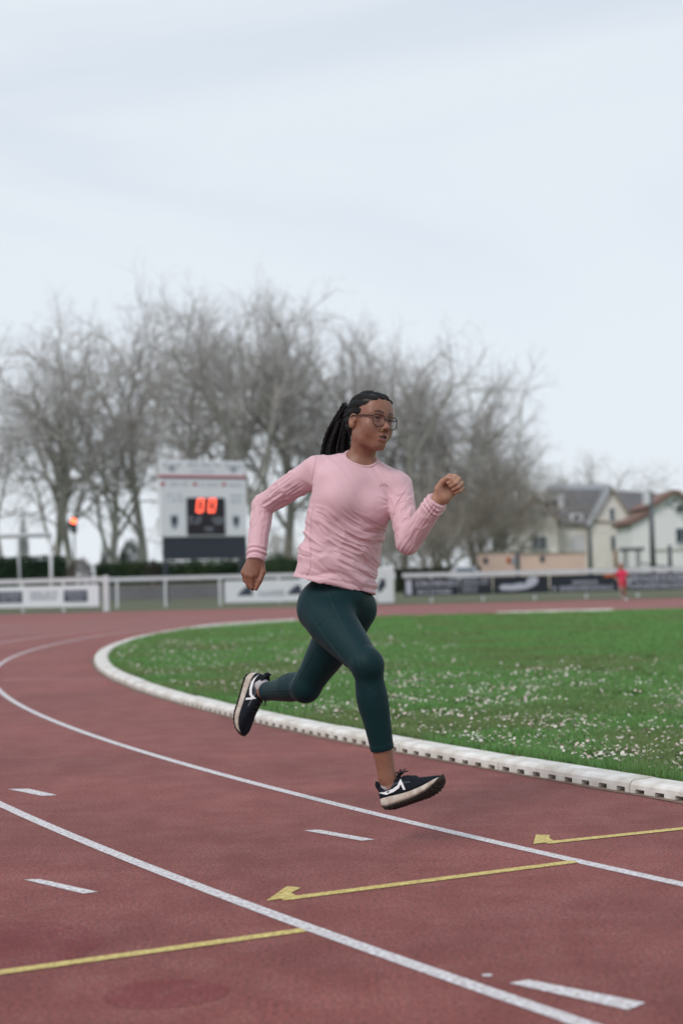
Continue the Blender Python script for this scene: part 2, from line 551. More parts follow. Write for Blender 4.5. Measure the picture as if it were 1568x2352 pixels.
def add_hand_R(F):
    s = 1 / 574.0
    # back of the hand faces the camera, knuckles down, fingers folded away underneath
    d0 = 5.87
    W = at(586, 1284, d0)
    kn = [at(559, 1315, d0 - .004), at(567, 1321, d0 - .012), at(577, 1323, d0 - .014), at(588, 1320, d0 - .008)]
    wr = [at(575, 1288, d0), at(581, 1288, d0 - .003), at(588, 1288, d0 - .003), at(596, 1289, d0)]
    F.limb(at(587, 1262, d0), at(586, 1292, d0), (0, 1), (.021, .024), k=.01, side=(0, 1, 0), ratio=.75)
    for w, k_ in zip(wr, kn): F.cone(w, k_, .0150, .0115, k=.012)
    mid = [at(563, 1334, d0 + .004), at(570, 1344, d0 - .002), at(578, 1349, d0 - .004), at(587, 1342, d0)]
    dis = [at(567, 1338, d0 + .026), at(573, 1348, d0 + .024), at(580, 1352, d0 + .022), at(588, 1346, d0 + .022)]
    tip = [at(572, 1326, d0 + .034), at(578, 1334, d0 + .036), at(584, 1336, d0 + .036), at(590, 1332, d0 + .034)]
    rr = [(.0092, .0082, .0078, .0066), (.0102, .0090, .0082, .0072), (.0106, .0094, .0086, .0074), (.0100, .0090, .0082, .0072)]
    for i in range(4):
        for a, b, ra, rb in ((kn[i], mid[i], rr[i][0], rr[i][1]), (mid[i], dis[i], rr[i][1], rr[i][2]), (dis[i], tip[i], rr[i][2], rr[i][3])):
            F.cone(a, b, ra, rb, k=.0035)
    F.ell(at(577, 1308, d0 + .012), (.030, .014, .030), k=.012)
    th = [at(600, 1296, d0 + .004), at(604, 1314, d0 - .004), at(597, 1334, d0 - .010), at(588, 1353, d0 - .008)]
    tr = (.0150, .0118, .0098, .0076)
    for i in range(3): F.cone(th[i], th[i + 1], tr[i], tr[i + 1], k=.008 if i == 0 else .004)

def add_hand_L(F):
    d0 = 5.545
    # palm faces the camera, fingers curled over towards it, thumb along the upper edge
    F.limb(at(994, 1164, d0 + .01), at(1010, 1141, d0), (0, 1), (.028, .027), k=.01, side=(0, 1, 0), ratio=.78)
    base = [at(1006, 1131, d0), at(1011, 1136, d0 - .002), at(1017, 1142, d0 - .002), at(1022, 1148, d0)]
    kn = [at(1032, 1094, d0 + .004), at(1040, 1099, d0 + .006), at(1048, 1108, d0 + .006), at(1054, 1119, d0 + .004)]
    for w, k_ in zip(base, kn): F.cone(w, k_, .0150, .0112, k=.012)
    F.ell(at(1021, 1143, d0 - .010), (.021, .014, .018), k=.012)              # heel of the hand
    F.ell(at(1010, 1126, d0 - .010), (.017, .014, .020), k=.012)              # thumb base
    mid = [at(1045, 1094, d0 - .024), at(1053, 1100, d0 - .026), at(1059, 1110, d0 - .024), at(1062, 1121, d0 - .018)]
    dis = [at(1040, 1104, d0 - .042), at(1046, 1110, d0 - .046), at(1051, 1119, d0 - .042), at(1055, 1128, d0 - .034)]
    tip = [at(1029, 1110, d0 - .034), at(1034, 1117, d0 - .034), at(1039, 1125, d0 - .030), at(1045, 1132, d0 - .026)]
    rr = [(.0102, .0092, .0084, .0074), (.0106, .0094, .0086, .0074), (.0102, .0090, .0082, .0072), (.0092, .0082, .0076, .0066)]
    for i in range(4):
        for a, b, ra, rb in ((kn[i], mid[i], rr[i][0], rr[i][1]), (mid[i], dis[i], rr[i][1], rr[i][2]), (dis[i], tip[i], rr[i][2], rr[i][3])):
            F.cone(a, b, ra, rb, k=.0035)
    th = [at(1006, 1122, d0 - .012), at(1016, 1106, d0 - .022), at(1027, 1098, d0 - .034), at(1036, 1099, d0 - .042)]
    tr = (.0150, .0115, .0096, .0076)
    for i in range(3): F.cone(th[i], th[i + 1], tr[i], tr[i + 1], k=.008 if i == 0 else .004)

def add_foot(F, an, O, R, L):
    """Bare foot inside the shoe; O heel origin, R columns lateral/forward/up."""
    w = lambda x, y, z: O + R @ V(x, y, z)
    F.cone(an, w(0, .052, .062), .033, .027, k=.012)
    F.ell(w(0, .045, .045), (.024, .030, .026), R, k=.012)
    F.limb(w(0, .060, .060), w(0, .200, .032), (0, 1), (.024, .016), k=.015)
    F.limb(w(-.012, .19, .03), w(-.01, L - .035, .028), (0, 1), (.014, .010), k=.01)
    F.limb(w(.016, .18, .03), w(.018, L - .05, .028), (0, 1), (.014, .009), k=.01)

# shoe frames: lateral(right of the foot), forward, up
def shoe_frame(fwd, up):
    f = unit(fwd); u = unit(np.asarray(up, float) - f * (np.asarray(up, float) @ f)); r = np.cross(f, u)
    return np.stack([r, f, u], 1)
_hR, _tR = at(880, 1861, 5.53), at(1007, 1815, 5.42)
FR = shoe_frame(_tR - _hR, (-.30, .42, 1.0))
FRo = at(897, 1804, 5.50) - FR @ V(0, .054, .082)
_hL, _tL = at(579, 1545, 6.37), at(549, 1676, 6.33)
FL = shoe_frame(_tL - _hL, (.86, -.50, .10))
FLo = at(601, 1577, 6.345) - FL @ V(0, .054, .082)
SHOE_L = .272

# ------------------------------------------------------------------ person: body
person = empty('person', J['pelvis'] * V(1, 1, 0))
tag(person, 'woman in pink long sleeved top and dark teal leggings sprinting along the red track', 'person')

M_skin = mat('skin', (.2, .1, .07), rough=.43, vcol=True, var=.16, scale=55, bump=.10, bscale=260, spec=.38)
_nt = M_skin.node_tree.nodes['Principled BSDF']
_nt.inputs['Subsurface Weight'].default_value = .12
_nt.inputs['Subsurface Radius'].default_value = (.012, .005, .003)
_nt.inputs['Subsurface Scale'].default_value = .6

Fb = Field()
add_torso(Fb)
add_legs(Fb)
add_head(Fb)
Fb.limb(J['shR'], J['elR'], (0, .4, 1), (.046, .043, .035), k=.04)
Fb.limb(J['elR'], J['wrR'], (0, .3, 1), (.034, .033, .022), k=.015)
Fb.limb(J['shL'], J['elL'], (0, .4, 1), (.046, .043, .035), k=.04)
Fb.limb(J['elL'], J['wrL'], (0, .3, 1), (.034, .033, .022), k=.015)
add_hand_R(Fb); add_hand_L(Fb)
add_foot(Fb, J['anR'], FRo, FR, SHOE_L); add_foot(Fb, J['anL'], FLo, FL, SHOE_L)
bp, bq = Fb.mesh(.003, smooth=1)

# skin colours: deeper lips and brows, paler palms and finger pads
base = V(.300, .138, .090)
cols = np.tile(base, (len(bp), 1))
hl = (bp - H_O) @ H_R / HS
ishead = (np.abs(hl[:, 0]) < .1) & (np.abs(hl[:, 1]) < .13) & (hl[:, 2] > -.13)
def blendc(w, c):
    global cols
    cols = cols * (1 - w[:, None]) + np.asarray(c)[None, :] * w[:, None]
x, y, z = hl.T
lipx = sstep(.0255, .020, np.abs(x))
upper = lipx * sstep(-.0578 - .012 * np.abs(x) / .02, -.0605 - .012 * np.abs(x) / .02, z) * sstep(-.0715, -.0695, z)
lower = lipx * sstep(-.0870 + .009 * np.abs(x) / .02, -.0840 + .009 * np.abs(x) / .02, z) * sstep(-.0690, -.0712, z)
inface = (ishead & (y > .07)).astype(float)
blendc(inface * np.clip(upper, 0, 1) * .85, (.135, .050, .045))
blendc(inface * np.clip(lower, 0, 1) * .85, (.235, .085, .080))
mouth = inface * sstep(.0175, .015, np.abs(x)) * (np.abs(z + .0706) < .004) * (y < .0915)
blendc(mouth, (.03, .008, .008))
ax_ = np.abs(x)
browz = .0235 + .0050 * np.sin(np.clip((ax_ - .012) / .036, 0, 1) * 2.6)
brow = inface * sstep(1.0, .55, np.abs(z - browz) / (.0056 - .055 * np.maximum(ax_ - .024, 0))) * sstep(.010, .014, ax_) * sstep(.052, .044, ax_)
blendc(np.clip(brow, 0, 1) * (.70 + .28 * vnoise(bp * 900, 9)), (.016, .010, .009))
lash = inface * sstep(.0042, .0020, np.abs(z - (.0060 - 22 * (ax_ - .032) ** 2))) * sstep(.0145, .012, np.abs(ax_ - .032))
blendc(lash * .9, (.02, .012, .01))
ear = ishead & (np.abs(x) > .066) & (np.abs(y + .01) < .03)
blendc(ear * .35, (.32, .135, .085))
hb_ = -((z - .018) * .70 - (y - .023 + sstep(.035, .07, np.abs(x)) * .006) * .72)
blendc(ishead * (z > -.01) * (np.abs(x) < .068) * np.maximum(sstep(.007, -.003, hb_) * (.35 + .6 * vnoise(bp * 420, 12)), .88 * sstep(.001, -.005, hb_)), (.020, .014, .012))
# soft warm variation on the cheeks and nose
blendc(inface * .35 * sstep(.05, .0, np.abs(z + .03)) , (.27, .118, .072))
pal = np.linalg.norm(bp - at(1022, 1128, 5.52), axis=1)
nb = vnormals(bp, bq)
blendc((pal < .085) * sstep(-.1, .5, -nb[:, 1]) * .85, (.46, .245, .165))
pal2 = np.linalg.norm(bp - at(582, 1318, 5.87), axis=1)
blendc((pal2 < .1) * sstep(.1, .6, nb[:, 1]) * .7, (.42, .22, .15))
body = link('body', mesh_np('body', bp, quads=bq, cols=cols), M_skin, person)

# ------------------------------------------------------------------ clothing
from mathutils.bvhtree import BVHTree
def bvh_of(pos, quads):
    return BVHTree.FromPolygons([tuple(p) for p in pos], [tuple(map(int, q)) for q in quads])
def on_surface(bvh, px, py, lift=0.0):
    o = Vector((0, 0, CAM_H)); d = Vector(tuple(at(px, py, 5.0))) - o
    h = bvh.ray_cast(o, d.normalized())
    return None if h[0] is None else V(*(h[0] + h[1] * lift)), (None if h[1] is None else V(*h[1]))
def surf_line(bvh, pts, lift=.0006, step=6.0):
    out = []
    for (a, b) in zip(pts, pts[1:]):
        n = max(2, int(math.hypot(b[0] - a[0], b[1] - a[1]) / step))
        for k in range(n + (1 if b is pts[-1] else 0)):
            p, _ = on_surface(bvh, a[0] + (b[0] - a[0]) * k / n, a[1] + (b[1] - a[1]) * k / n, lift)
            if p is not None: out.append(p)
    return out
def add_line(mb, pts, r, n=5, jump=.03):
    run = []
    for p in pts:
        if run and np.linalg.norm(p - run[-1]) > jump:
            if len(run) > 1: mb.tube(run, r, n)
            run = []
        run.append(p)
    if len(run) > 1: mb.tube(run, r, n)

M_shirt = mat('pink_knit', (.715, .445, .485), rough=.60, var=.06, scale=9, bump=.16, bscale=900, sheen=.35, spec=.3)
M_seam = mat('pink_seam', (.67, .42, .46), rough=.8)
M_legg = mat('teal_stretch_fabric', (.0042, .027, .031), rough=.55, var=.14, scale=14, bump=.12, bscale=700, sheen=.03, spec=.16)
M_lseam = mat('teal_seam', (.0048, .030, .035), rough=.6)

Fs = Field()
hemC = J['hem'] - T_U * .002 - T_L * .005
side_mid = unit(T_L + P_L)
Fs.limb(at(813, 1122, 5.80), hemC, (0, .35, .62, .85, 1), (.110, .112, .108, .114, .119), k=.02, side=side_mid, ratio=1.5, cut_b=True)
for s in (-1, 1):
    Fs.ell(J['chest'] + T_L * .066 * s + T_F * .074 - T_U * .036, (.068, .056, .068), T_R, k=.05)
Fs.cone(J['shR'] + T_L * .03 - T_U * .008, J['shL'] - T_L * .03 - T_U * .008, .058, .058, k=.05)
Fs.cone(J['neck'] - T_U * .008 - T_L * .02, J['shR'] + T_L * .02 + T_U * .006, .057, .046, k=.03)
Fs.cone(J['neck'] - T_U * .008 + T_L * .02, J['shL'] - T_L * .02 + T_U * .006, .057, .046, k=.03)
def ext(a, b, k): return b + unit(b - a) * k
cuR = J['elR'] + (J['wrR'] - J['elR']) * 1.02
cuL = J['elL'] + (J['wrL'] - J['elL']) * .97
Fs.limb(J['shR'], J['elR'], (0, .25, .6, 1), (.057, .056, .049, .044), k=.03)
Fs.limb(J['elR'], cuR, (0, .35, .7, .84, .90, 1), (.044, .043, .0395, .0400, .0385, .0365), k=.012, cut_b=True)
Fs.limb(J['shL'], J['elL'], (0, .25, .6, 1), (.055, .054, .049, .045), k=.022)
Fs.limb(J['elL'], cuL, (0, .35, .7, .86, .92, 1), (.045, .0445, .041, .042, .040, .0395), k=.012, cut_b=True)
Fs.cone(at(827, 1060, 5.785), at(838, 1010, 5.75), .0585, .080, k=.006, op='s')
sp, sq = Fs.mesh(.003, smooth=2)
sn = vnormals(sp, sq)

def ridge(n): return (1 - np.abs(2 * n - 1)) ** 1.6
rel = sp - hemC
u_, f_, v_ = rel @ T_L, rel @ T_F, rel @ T_U
tRu, dRu = seg_t(sp, J['shR'], J['elR']); tRl, dRl = seg_t(sp, J['elR'], cuR)
tLu, dLu = seg_t(sp, J['shL'], J['elL']); tLl, dLl = seg_t(sp, J['elL'], cuL)
armR = np.maximum(sstep(.085, .06, dRu) * sstep(.16, .36, tRu), sstep(.075, .055, dRl))
armL = np.maximum(sstep(.075, .058, dLu) * sstep(.14, .34, tLu), sstep(.075, .055, dLl))
torso = np.clip(1 - armR - armL, 0, 1)
disp = np.zeros(len(sp))
# drag folds running across the trunk from her right side down to her left hip
warp = (vnoise(np.stack([u_ * 7 + 3, v_ * 9, f_ * 4], 1), 5) - .5)
q = v_ + .24 * u_ + .085 * warp
low = sstep(.34, .20, v_) * torso
n1 = vnoise(np.stack([u_ * 9 + 11, q * 38, f_ * 5], 1), 1)
n2 = vnoise(np.stack([u_ * 16 + 4, q * 74 + 9, f_ * 9], 1), 2)
n3 = vnoise(np.stack([u_ * 3.2, q * 17 + 2, f_ * 3], 1), 3)
disp += low * (.0075 * (n3 - .5) + .0068 * (ridge(n1) - .4) + .0030 * (ridge(n2) - .4))
n5 = vnoise(np.stack([u_ * 7 + 21, q * 30 + 5, f_ * 6], 1), 51)
n6 = vnoise(np.stack([u_ * 5 + 2, (v_ + .55 * u_ + .06 * warp) * 26, f_ * 5], 1), 52)
disp -= low * (.0042 * (1 - np.abs(2 * n5 - 1)) ** 5 + .0036 * (1 - np.abs(2 * n6 - 1)) ** 5)
# fan of folds into her left armpit
apL = J['shL'] + T_U * -.085 + T_L * -.022 + T_F * .02
ra = sp - apL; rr_ = np.linalg.norm(ra, axis=1)
ang = np.arctan2(ra @ T_U, -(ra @ T_L))
fan = sstep(.16, .04, rr_) * torso
disp += fan * .0050 * (ridge(vnoise(np.stack([ang * 4.2 + 2, rr_ * 7, 0 * ang], 1), 6)) - .4)
# soft pulls below the collar and from the right shoulder
n4 = vnoise(np.stack([(u_ * .8 + v_ * .6) * 34, (u_ * .6 - v_ * .8) * 6, f_ * 3], 1), 8)
disp += torso * sstep(.28, .40, v_) * .0022 * (ridge(n4) - .4)
apR = J['shR'] + T_U * -.085 + T_L * .035
ra = sp - apR; rr_ = np.linalg.norm(ra, axis=1)
ang = np.arctan2(ra @ T_U, ra @ T_L)
disp += sstep(.13, .03, rr_) * torso * .0045 * (ridge(vnoise(np.stack([ang * 4.5, rr_ * 8, 0 * ang], 1), 16)) - .4)
def arm_folds(mask, a, b, t, elbow_t, seed, along, around, amp):
    e = unit(b - a); r = frame_z(e); l = (sp - a) @ r
    th = np.arctan2(l[:, 1], l[:, 0])
    L_ = np.linalg.norm(b - a)
    w = (vnoise(np.stack([t * 4, np.cos(th) * 1.2, np.sin(th) * 1.2], 1), seed + 7) - .5) * .10
    m1 = vnoise(np.stack([(t * L_ + .016 * np.cos(th) + w) * along, np.cos(th) * around, np.sin(th) * around], 1), seed)
    return mask * amp * (ridge(m1) - .4)
disp += arm_folds(armR * (dRu < dRl), J['shR'], J['elR'], tRu, 1, 21, 20, 2.6, .0042)
disp += arm_folds(armR * (dRu < dRl), J['shR'], J['elR'], tRu, 1, 22, 9, 4.5, .0036)
disp += arm_folds(armR * (dRl <= dRu) * sstep(1.02, .55, tRl), J['elR'], cuR, tRl, 0, 23, 26, 2.0, .0032)
disp += arm_folds(armL * (dLu < dLl), J['shL'], J['elL'], tLu, 1, 24, 44, 1.8, .0040)
disp += arm_folds(armL * (dLl <= dLu), J['elL'], cuL, tLl, 0, 25, 16, 3.2, .0034)
# bunched cuffs
for (t, m, ph) in ((tRl, armR * (dRl <= dRu), 0.0), (tLl, armL * (dLl <= dLu), 1.0)):
    disp += m * sstep(.74, .82, t) * sstep(.965, .93, t) * 0.0027 * np.sin((t - .74) * 66 + ph + 2.2 * (vnoise(sp * 28, 40) - .5) * 2)
# edge of the hem rolls in a little
disp += torso * sstep(.010, .002, np.abs(v_ - .018)) * -.0012
sp2 = sp + sn * (1.45 * disp)[:, None]
sp2 = relax(sp2, sq, 1, .35)
shirt = link('shirt', mesh_np('shirt', sp2, quads=sq), M_shirt, person)
bv_s = bvh_of(sp2, sq)
for path, r_ in (([(727, 1042), (722, 1070), (716, 1100), (713, 1128)], .0016), ([(941, 1108), (925, 1132), (908, 1160), (902, 1190)], .0016),
                 ([(722, 1150), (714, 1190), (712, 1240), (713, 1300), (704, 1322)], .0014)):
    mb = MB(); add_line(mb, surf_line(bv_s, path), r_); mb.build('seam', M_seam, shirt, True)
mb = MB()
# hem stitching
mb = MB()
add_line(mb, surf_line(bv_s, [(690, 1317), (740, 1324), (790, 1335), (830, 1344), (864, 1350)]), .0008)
mb.build('hem_stitch', M_seam, shirt, True)
# ribbed collar
ring = []
ax_n = unit(at(838, 1010, 5.75) - at(827, 1060, 5.785))
fr_n = frame_z(ax_n)
nc = at(827, 1060, 5.785)
for k in range(48):
    a = 2 * math.pi * k / 48
    dir_ = fr_n @ V(math.cos(a), math.sin(a), 0)
    # start outside the hole, find where the fabric edge sits
    best = None
    for hh in np.arange(.06, -.07, -.003):
        p = nc + ax_n * hh + dir_ * (.0605 + .0215 * hh / .05 * .8)
        dd = Fs.eval(p[None])[0]
        if dd < .0015: best = p; break
    if best is not None: ring.append(best)
if len(ring) > 20:
    ring = np.array(ring)
    for _ in range(3): ring = (np.roll(ring, 1, 0) + ring * 2 + np.roll(ring, -1, 0)) / 4
    MB().tube(list(ring) + [ring[0], ring[1]], .0062, 8).build('collar', M_shirt, shirt, True)
# chest emblem: three slanted bars in a triangle, tone on tone
mb = MB()
def emblem_quad(poly):
    top = [on_surface(bv_s, *p, .0010)[0] for p in poly]; bot = [on_surface(bv_s, *p, -.001)[0] for p in poly]
    if any(t is None for t in top + bot): return
    n = len(poly)
    mb.add(top + bot, [tuple(range(n))] + [(k, (k + 1) % n, n + (k + 1) % n, n + k) for k in range(n)])
ex, ey = 879, 1111
for (x0, y0, w, h) in ((-8.5, 5, 3.2, 4.5), (-4.0, 4, 3.4, 9.0), (1.0, 5, 3.6, 14.5)):
    emblem_quad([(ex + x0, ey + y0 - h * .45), (ex + x0 + w, ey + y0 - h * .45 + 1), (ex + x0 + w + h * .55, ey + y0 + 3), (ex + x0 + h * .55, ey + y0 + 2)])
mb.build('emblem', mat('emblem_print', (.33, .17, .20), rough=.5), shirt)

# leggings
Fl = Field()
add_torso_l = J['pelvis']
Fl.ell(J['belly'] - T_U * .05, (.108, .085, .10), P_R, k=.05)
Fl.ell(J['pelvis'], (.118, .109, .109), P_R, k=.05)
add_legs(Fl, .005, cut=True)
lp, lq = Fl.mesh(.003, smooth=2)
ln = vnormals(lp, lq)
hem_w = np.zeros(len(lp))
for kn, an, fr in (('knR', 'anR', .757), ('knL', 'anL', .93)):
    e_ = J[kn] + (J[an] - J[kn]) * fr
    ee = unit(J[an] - J[kn]); s_ = (lp - e_) @ ee
    near = np.linalg.norm(lp - e_, axis=1) < .09
    hem_w += near * sstep(-.022, -.019, s_) * .0010
crease = np.zeros(len(lp))
kb = J['knR'] + V(-.03, .06, 0)
crease += sstep(.10, .03, np.linalg.norm(lp - kb, axis=1)) * .0036 * (ridge(vnoise(np.stack([lp[:, 0] * 12, lp[:, 1] * 12, lp[:, 2] * 55], 1), 31)) - .4)
gr = at(815, 1395, 5.70)
crease += sstep(.11, .03, np.linalg.norm(lp - gr, axis=1)) * .0022 * (ridge(vnoise(np.stack([(lp[:, 0] + lp[:, 2]) * 12, lp[:, 1] * 12, (lp[:, 2] - lp[:, 0]) * 40], 1), 32)) - .4)
kl = J['knL'] + V(-.03, .03, .06)
crease += sstep(.10, .03, np.linalg.norm(lp - kl, axis=1)) * .0030 * (ridge(vnoise(np.stack([lp[:, 0] * 50, lp[:, 1] * 14, lp[:, 2] * 14], 1), 33)) - .4)
lp = lp + ln * (hem_w + crease)[:, None]
leggings = link('leggings', mesh_np('leggings', lp, quads=lq), M_legg, person)
bv_l = bvh_of(lp, lq)
Z = lambda x, y: ((640 + x / 2.45) * .8167, (1600 + y / 2.45) * .8167)
mb = MB()
for path in ([(668, 80), (700, 190), (745, 300), (800, 400), (850, 500), (892, 600), (915, 700), (950, 800), (1040, 885)],
             [(500, 90), (515, 190), (560, 300), (618, 390), (700, 510), (800, 630), (855, 700)],
             [(618, 390), (660, 345), (700, 322), (748, 316)],
             [(606, 545), (580, 600), (510, 720), (470, 790), (430, 828), (345, 832), (268, 838)],
             [(440, 712), (375, 735), (345, 780), (345, 840)]):
    mb = MB(); add_line(mb, surf_line(bv_l, [Z(*p) for p in path], .0004), .0014, jump=.2); mb.build('seam', M_lseam, leggings, True)

# ------------------------------------------------------------------ hair
M_hair = mat('black_hair', (.007, .006, .0065), rough=.5, var=.4, scale=120, bump=.5, bscale=500, spec=.28)
Fh = Field()
Fh.ell(hd(0, -.012, .038), np.array((.0765, .0955, .0850)) * HS, H_R, k=.01)
Fh.ell(hd(0, .0540, .0420), np.array((.0640, .0455, .0630)) * HS, H_R, k=.02)
Fh.ell(hd(0, -.045, -.010), np.array((.066, .060, .060)) * HS, H_R, k=.02)
Fh.ell(hd(0, -.102, .030), np.array((.046, .034, .050)) * HS, H_R, k=.02)       # gathered knot at the back
pl = unit(V(0, -1.05, 1.0))
def f_hairline(P):
    l = (P - H_O) @ H_R / HS
    c = np.maximum(0, .070 - np.abs(l[:, 0])) * 0
    side = sstep(.035, .07, np.abs(l[:, 0])) * .006
    base_ = -((l[:, 2] - .018 - c) * .70 - (l[:, 1] - .023 + side) * .72)
    return np.maximum(base_, -(l[:, 2] + .050))
Fh.p.append((f_hairline, hd(0, 0, 0) - .3, hd(0, 0, 0) + .3, .006, 'i'))
for s in (-1, 1):
    Fh.ell(hd(.080 * s, -.006, -.012), np.array((.016, .020, .034)) * HS, H_R, k=.004, op='s')
hp, hq = Fh.mesh(.0028, smooth=1)
hn = vnormals(hp, hq)
l = (hp - H_O) @ H_R / HS
phi = np.arctan2(l[:, 0], l[:, 2] - .02)
kn_ = np.abs(np.sin(phi * 7.5))
hp = hp + hn * ((kn_ - .45) * .0056 + .0012 * np.sin(l[:, 1] * 900))[:, None]
hair = link('hair', mesh_np('hair', hp, quads=hq), M_hair, person)
NB = 28
for k in range(NB):
    t = k / (NB - 1)
    jit = RNG.normal(0, 1, 6)
    root = at(792 + 13 * t + jit[0] * 2, 926 + 36 * t + jit[1] * 3, 5.845 + .012 * jit[2])
    d1 = 5.885 + .020 * jit[3]
    mid = at(757 + 48 * t + jit[4] * 2.5, 984 + 6 * t, d1)
    end = at(742 + 57 * t + jit[5] * 2.0, 1034, d1 + .025)
    tail = at(741 + 55 * t + jit[5] * 2.5, 1085 + 10 * abs(jit[1]), d1 + .035)
    P0, P1, P2, P3 = root, mid, end, tail
    pts = []
    ctrl = [root + (root - mid) * .2, root, mid, end, tail, tail + (tail - end) * .5]
    for i in range(1, 4):
        for s_ in np.linspace(0, 1, 15, endpoint=(i == 3)):
            a_, b_, c_, d_ = ctrl[i - 1], ctrl[i], ctrl[i + 1], ctrl[i + 2]
            pts.append(.5 * (2 * b_ + (c_ - a_) * s_ + (2 * a_ - 5 * b_ + 4 * c_ - d_) * s_ ** 2 + (-a_ + 3 * b_ - 3 * c_ + d_) * s_ ** 3))
    ph = jit[0]
    rad, out = [], []
    arc = 0
    for i, p in enumerate(pts):
        if i: arc += np.linalg.norm(p - pts[i - 1])
        rad.append((.0074 + .0006 * jit[2]) * (1 + .26 * math.sin(arc * 2 * math.pi / .0125 + ph)) * (1.1 - .25 * arc / .3))
        out.append(p + V(1, 0, 0) * .0016 * math.sin(arc * math.pi / .0125 + ph))
    MB().tube(out, rad, 7).build('braid', M_hair, hair, True)

# short loose hairs along the scalp and the braids
fz = MB()
pick = RNG.choice(len(hp), 420)
for i in pick:
    p = hp[i]; d = unit(hn[i] * RNG.uniform(.3, 1.0) - H_F * .7 + RNG.normal(0, .45, 3)); L_ = RNG.uniform(.006, .018)
    fz.tube([p - hn[i] * .001, p + d * L_ * .5, p + d * L_ + V(0, 0, -.25 * L_)], [.00045, .0004, .0002], 3, cap=False)
o_ = fz.build('loose_hair', M_hair, hair); o_['kind'] = 'stuff'

# ------------------------------------------------------------------ eyes, teeth, glasses
def uv_sphere(c, r, n=24, m=16):
    vs, q = [], []
    for i in range(m + 1):
        a = math.pi * i / m
        for k in range(n):
            b = 2 * math.pi * k / n
            vs.append((math.sin(a) * math.cos(b), math.sin(a) * math.sin(b), math.cos(a)))
    for i in range(m):
        for k in range(n):
            q.append((i * n + k, (i + 1) * n + k, (i + 1) * n + (k + 1) % n, i * n + (k + 1) % n))
    return np.array(vs), np.array(q)
gaze = unit(H_F * 1 + H_L * .12 - H_U * .03)
M_eye = mat('eye', (.6, .6, .6), rough=.2, vcol=True, spec=.2)
for s in (-1, 1):
    vs, q = uv_sphere(None, 1, 40, 28)
    fr = frame_z(gaze)
    vw = vs @ fr.T
    ca = vs[:, 2]
    col = np.tile(V(.38, .34, .33), (len(vs), 1))
    col[ca > math.cos(math.radians(42))] = (.014, .007, .004)
    col[ca > math.cos(math.radians(16))] = (.004, .004, .004)
    c = hd(.0315 * s, .0757, -.0006)
    link('eye', mesh_np('eye', c + vw * .0124 * HS, quads=q, cols=col), M_eye, person)
mb = MB()
for k in range(6):
    x0 = (k - 2.5) * .0052
    c = hd(x0, .0905 - 14 * x0 * x0, -.0672)
    mb.box(tuple(c), (.0048, .0030, .0058), math.atan2(H_L[1], H_L[0]) , .0008)
mb.build('teeth', mat('teeth', (.62, .58, .52), rough=.25), person)

M_frame = mat('tortoiseshell', (.022, .014, .012), rough=.18, color2=(.075, .030, .012), scale=160)
M_lens = bpy.data.materials.new('spectacle_lens'); M_lens.use_nodes = True
nt = M_lens.node_tree; nt.nodes.remove(nt.nodes['Principled BSDF'])
tr = nt.nodes.new('ShaderNodeBsdfTransparent'); tr.inputs['Color'].default_value = (.96, .96, .98, 1)
gl = nt.nodes.new('ShaderNodeBsdfGlossy'); gl.inputs['Roughness'].default_value = .02; gl.inputs['Color'].default_value = (.75, .75, 1, 1)
fr_ = nt.nodes.new('ShaderNodeFresnel'); fr_.inputs['IOR'].default_value = 1.25
mx = nt.nodes.new('ShaderNodeMixShader')
mx.inputs[0].default_value = .008; nt.links.new(tr.outputs[0], mx.inputs[1]); nt.links.new(gl.outputs[0], mx.inputs[2])
nt.links.new(mx.outputs[0], nt.nodes['Material Output'].inputs['Surface'])
def lens_pt(s, a, k=1.0):
    c_, s_ = math.cos(a), math.sin(a); n = 2.0 / 3.0
    x = .0268 * k * math.copysign(abs(c_) ** n, c_); z = .0240 * k * math.copysign(abs(s_) ** n, s_)
    if z < 0: x *= 1 - .10 * (-z / .024)
    X = .0335 + x
    return hd(s * X, .1055 - .10 * X - 2.2 * max(0, X - .03) ** 2, -.0092 + z)
gm = MB()
for s in (-1, 1):
    pts = [lens_pt(s, 2 * math.pi * k / 48) for k in range(49)]
    gm.tube(pts, .0021, 6, cap=False)
br = [hd(x, .1055 - .8 * x * x + .002, -.001 + .0022 * math.cos(x / .0085 * 1.5)) for x in np.linspace(-.0085, .0085, 9)]
gm.tube(br, .0016, 6)
glasses = gm.build('glasses', M_frame, person, True)
for s in (-1, 1):
    vs = [lens_pt(s, 2 * math.pi * k / 40, .98) for k in range(40)]
    c0 = np.mean(vs, 0) + H_F * .0018
    MB().add(vs + [c0], [(k, (k + 1) % 40, 40) for k in range(40)]).build('lens', M_lens, glasses, True)
    w = s
    pts = [hd(.0595 * w, .0955, .005), hd(.0650 * w, .088, .007), hd(.0725 * w, .055, .010), hd(.0765 * w, .018, .011), hd(.0800 * w, -.012, .012), hd(.0800 * w, -.028, -.002)]
    MB().tube(pts, [.0030, .0030, .0028, .0026, .0022, .0018], 6).build('temple', M_frame, glasses, True)
ring = [hd(-.0185 + .0006 * math.cos(a), .1050 + .0046 * math.cos(a), -.0448 + .0046 * math.sin(a)) for a in np.linspace(0, 2 * math.pi, 17)]
MB().tube(ring, .0009, 5, cap=False).build('nose_ring', mat('gold', (.8, .55, .25), rough=.25, metal=1), person, True)

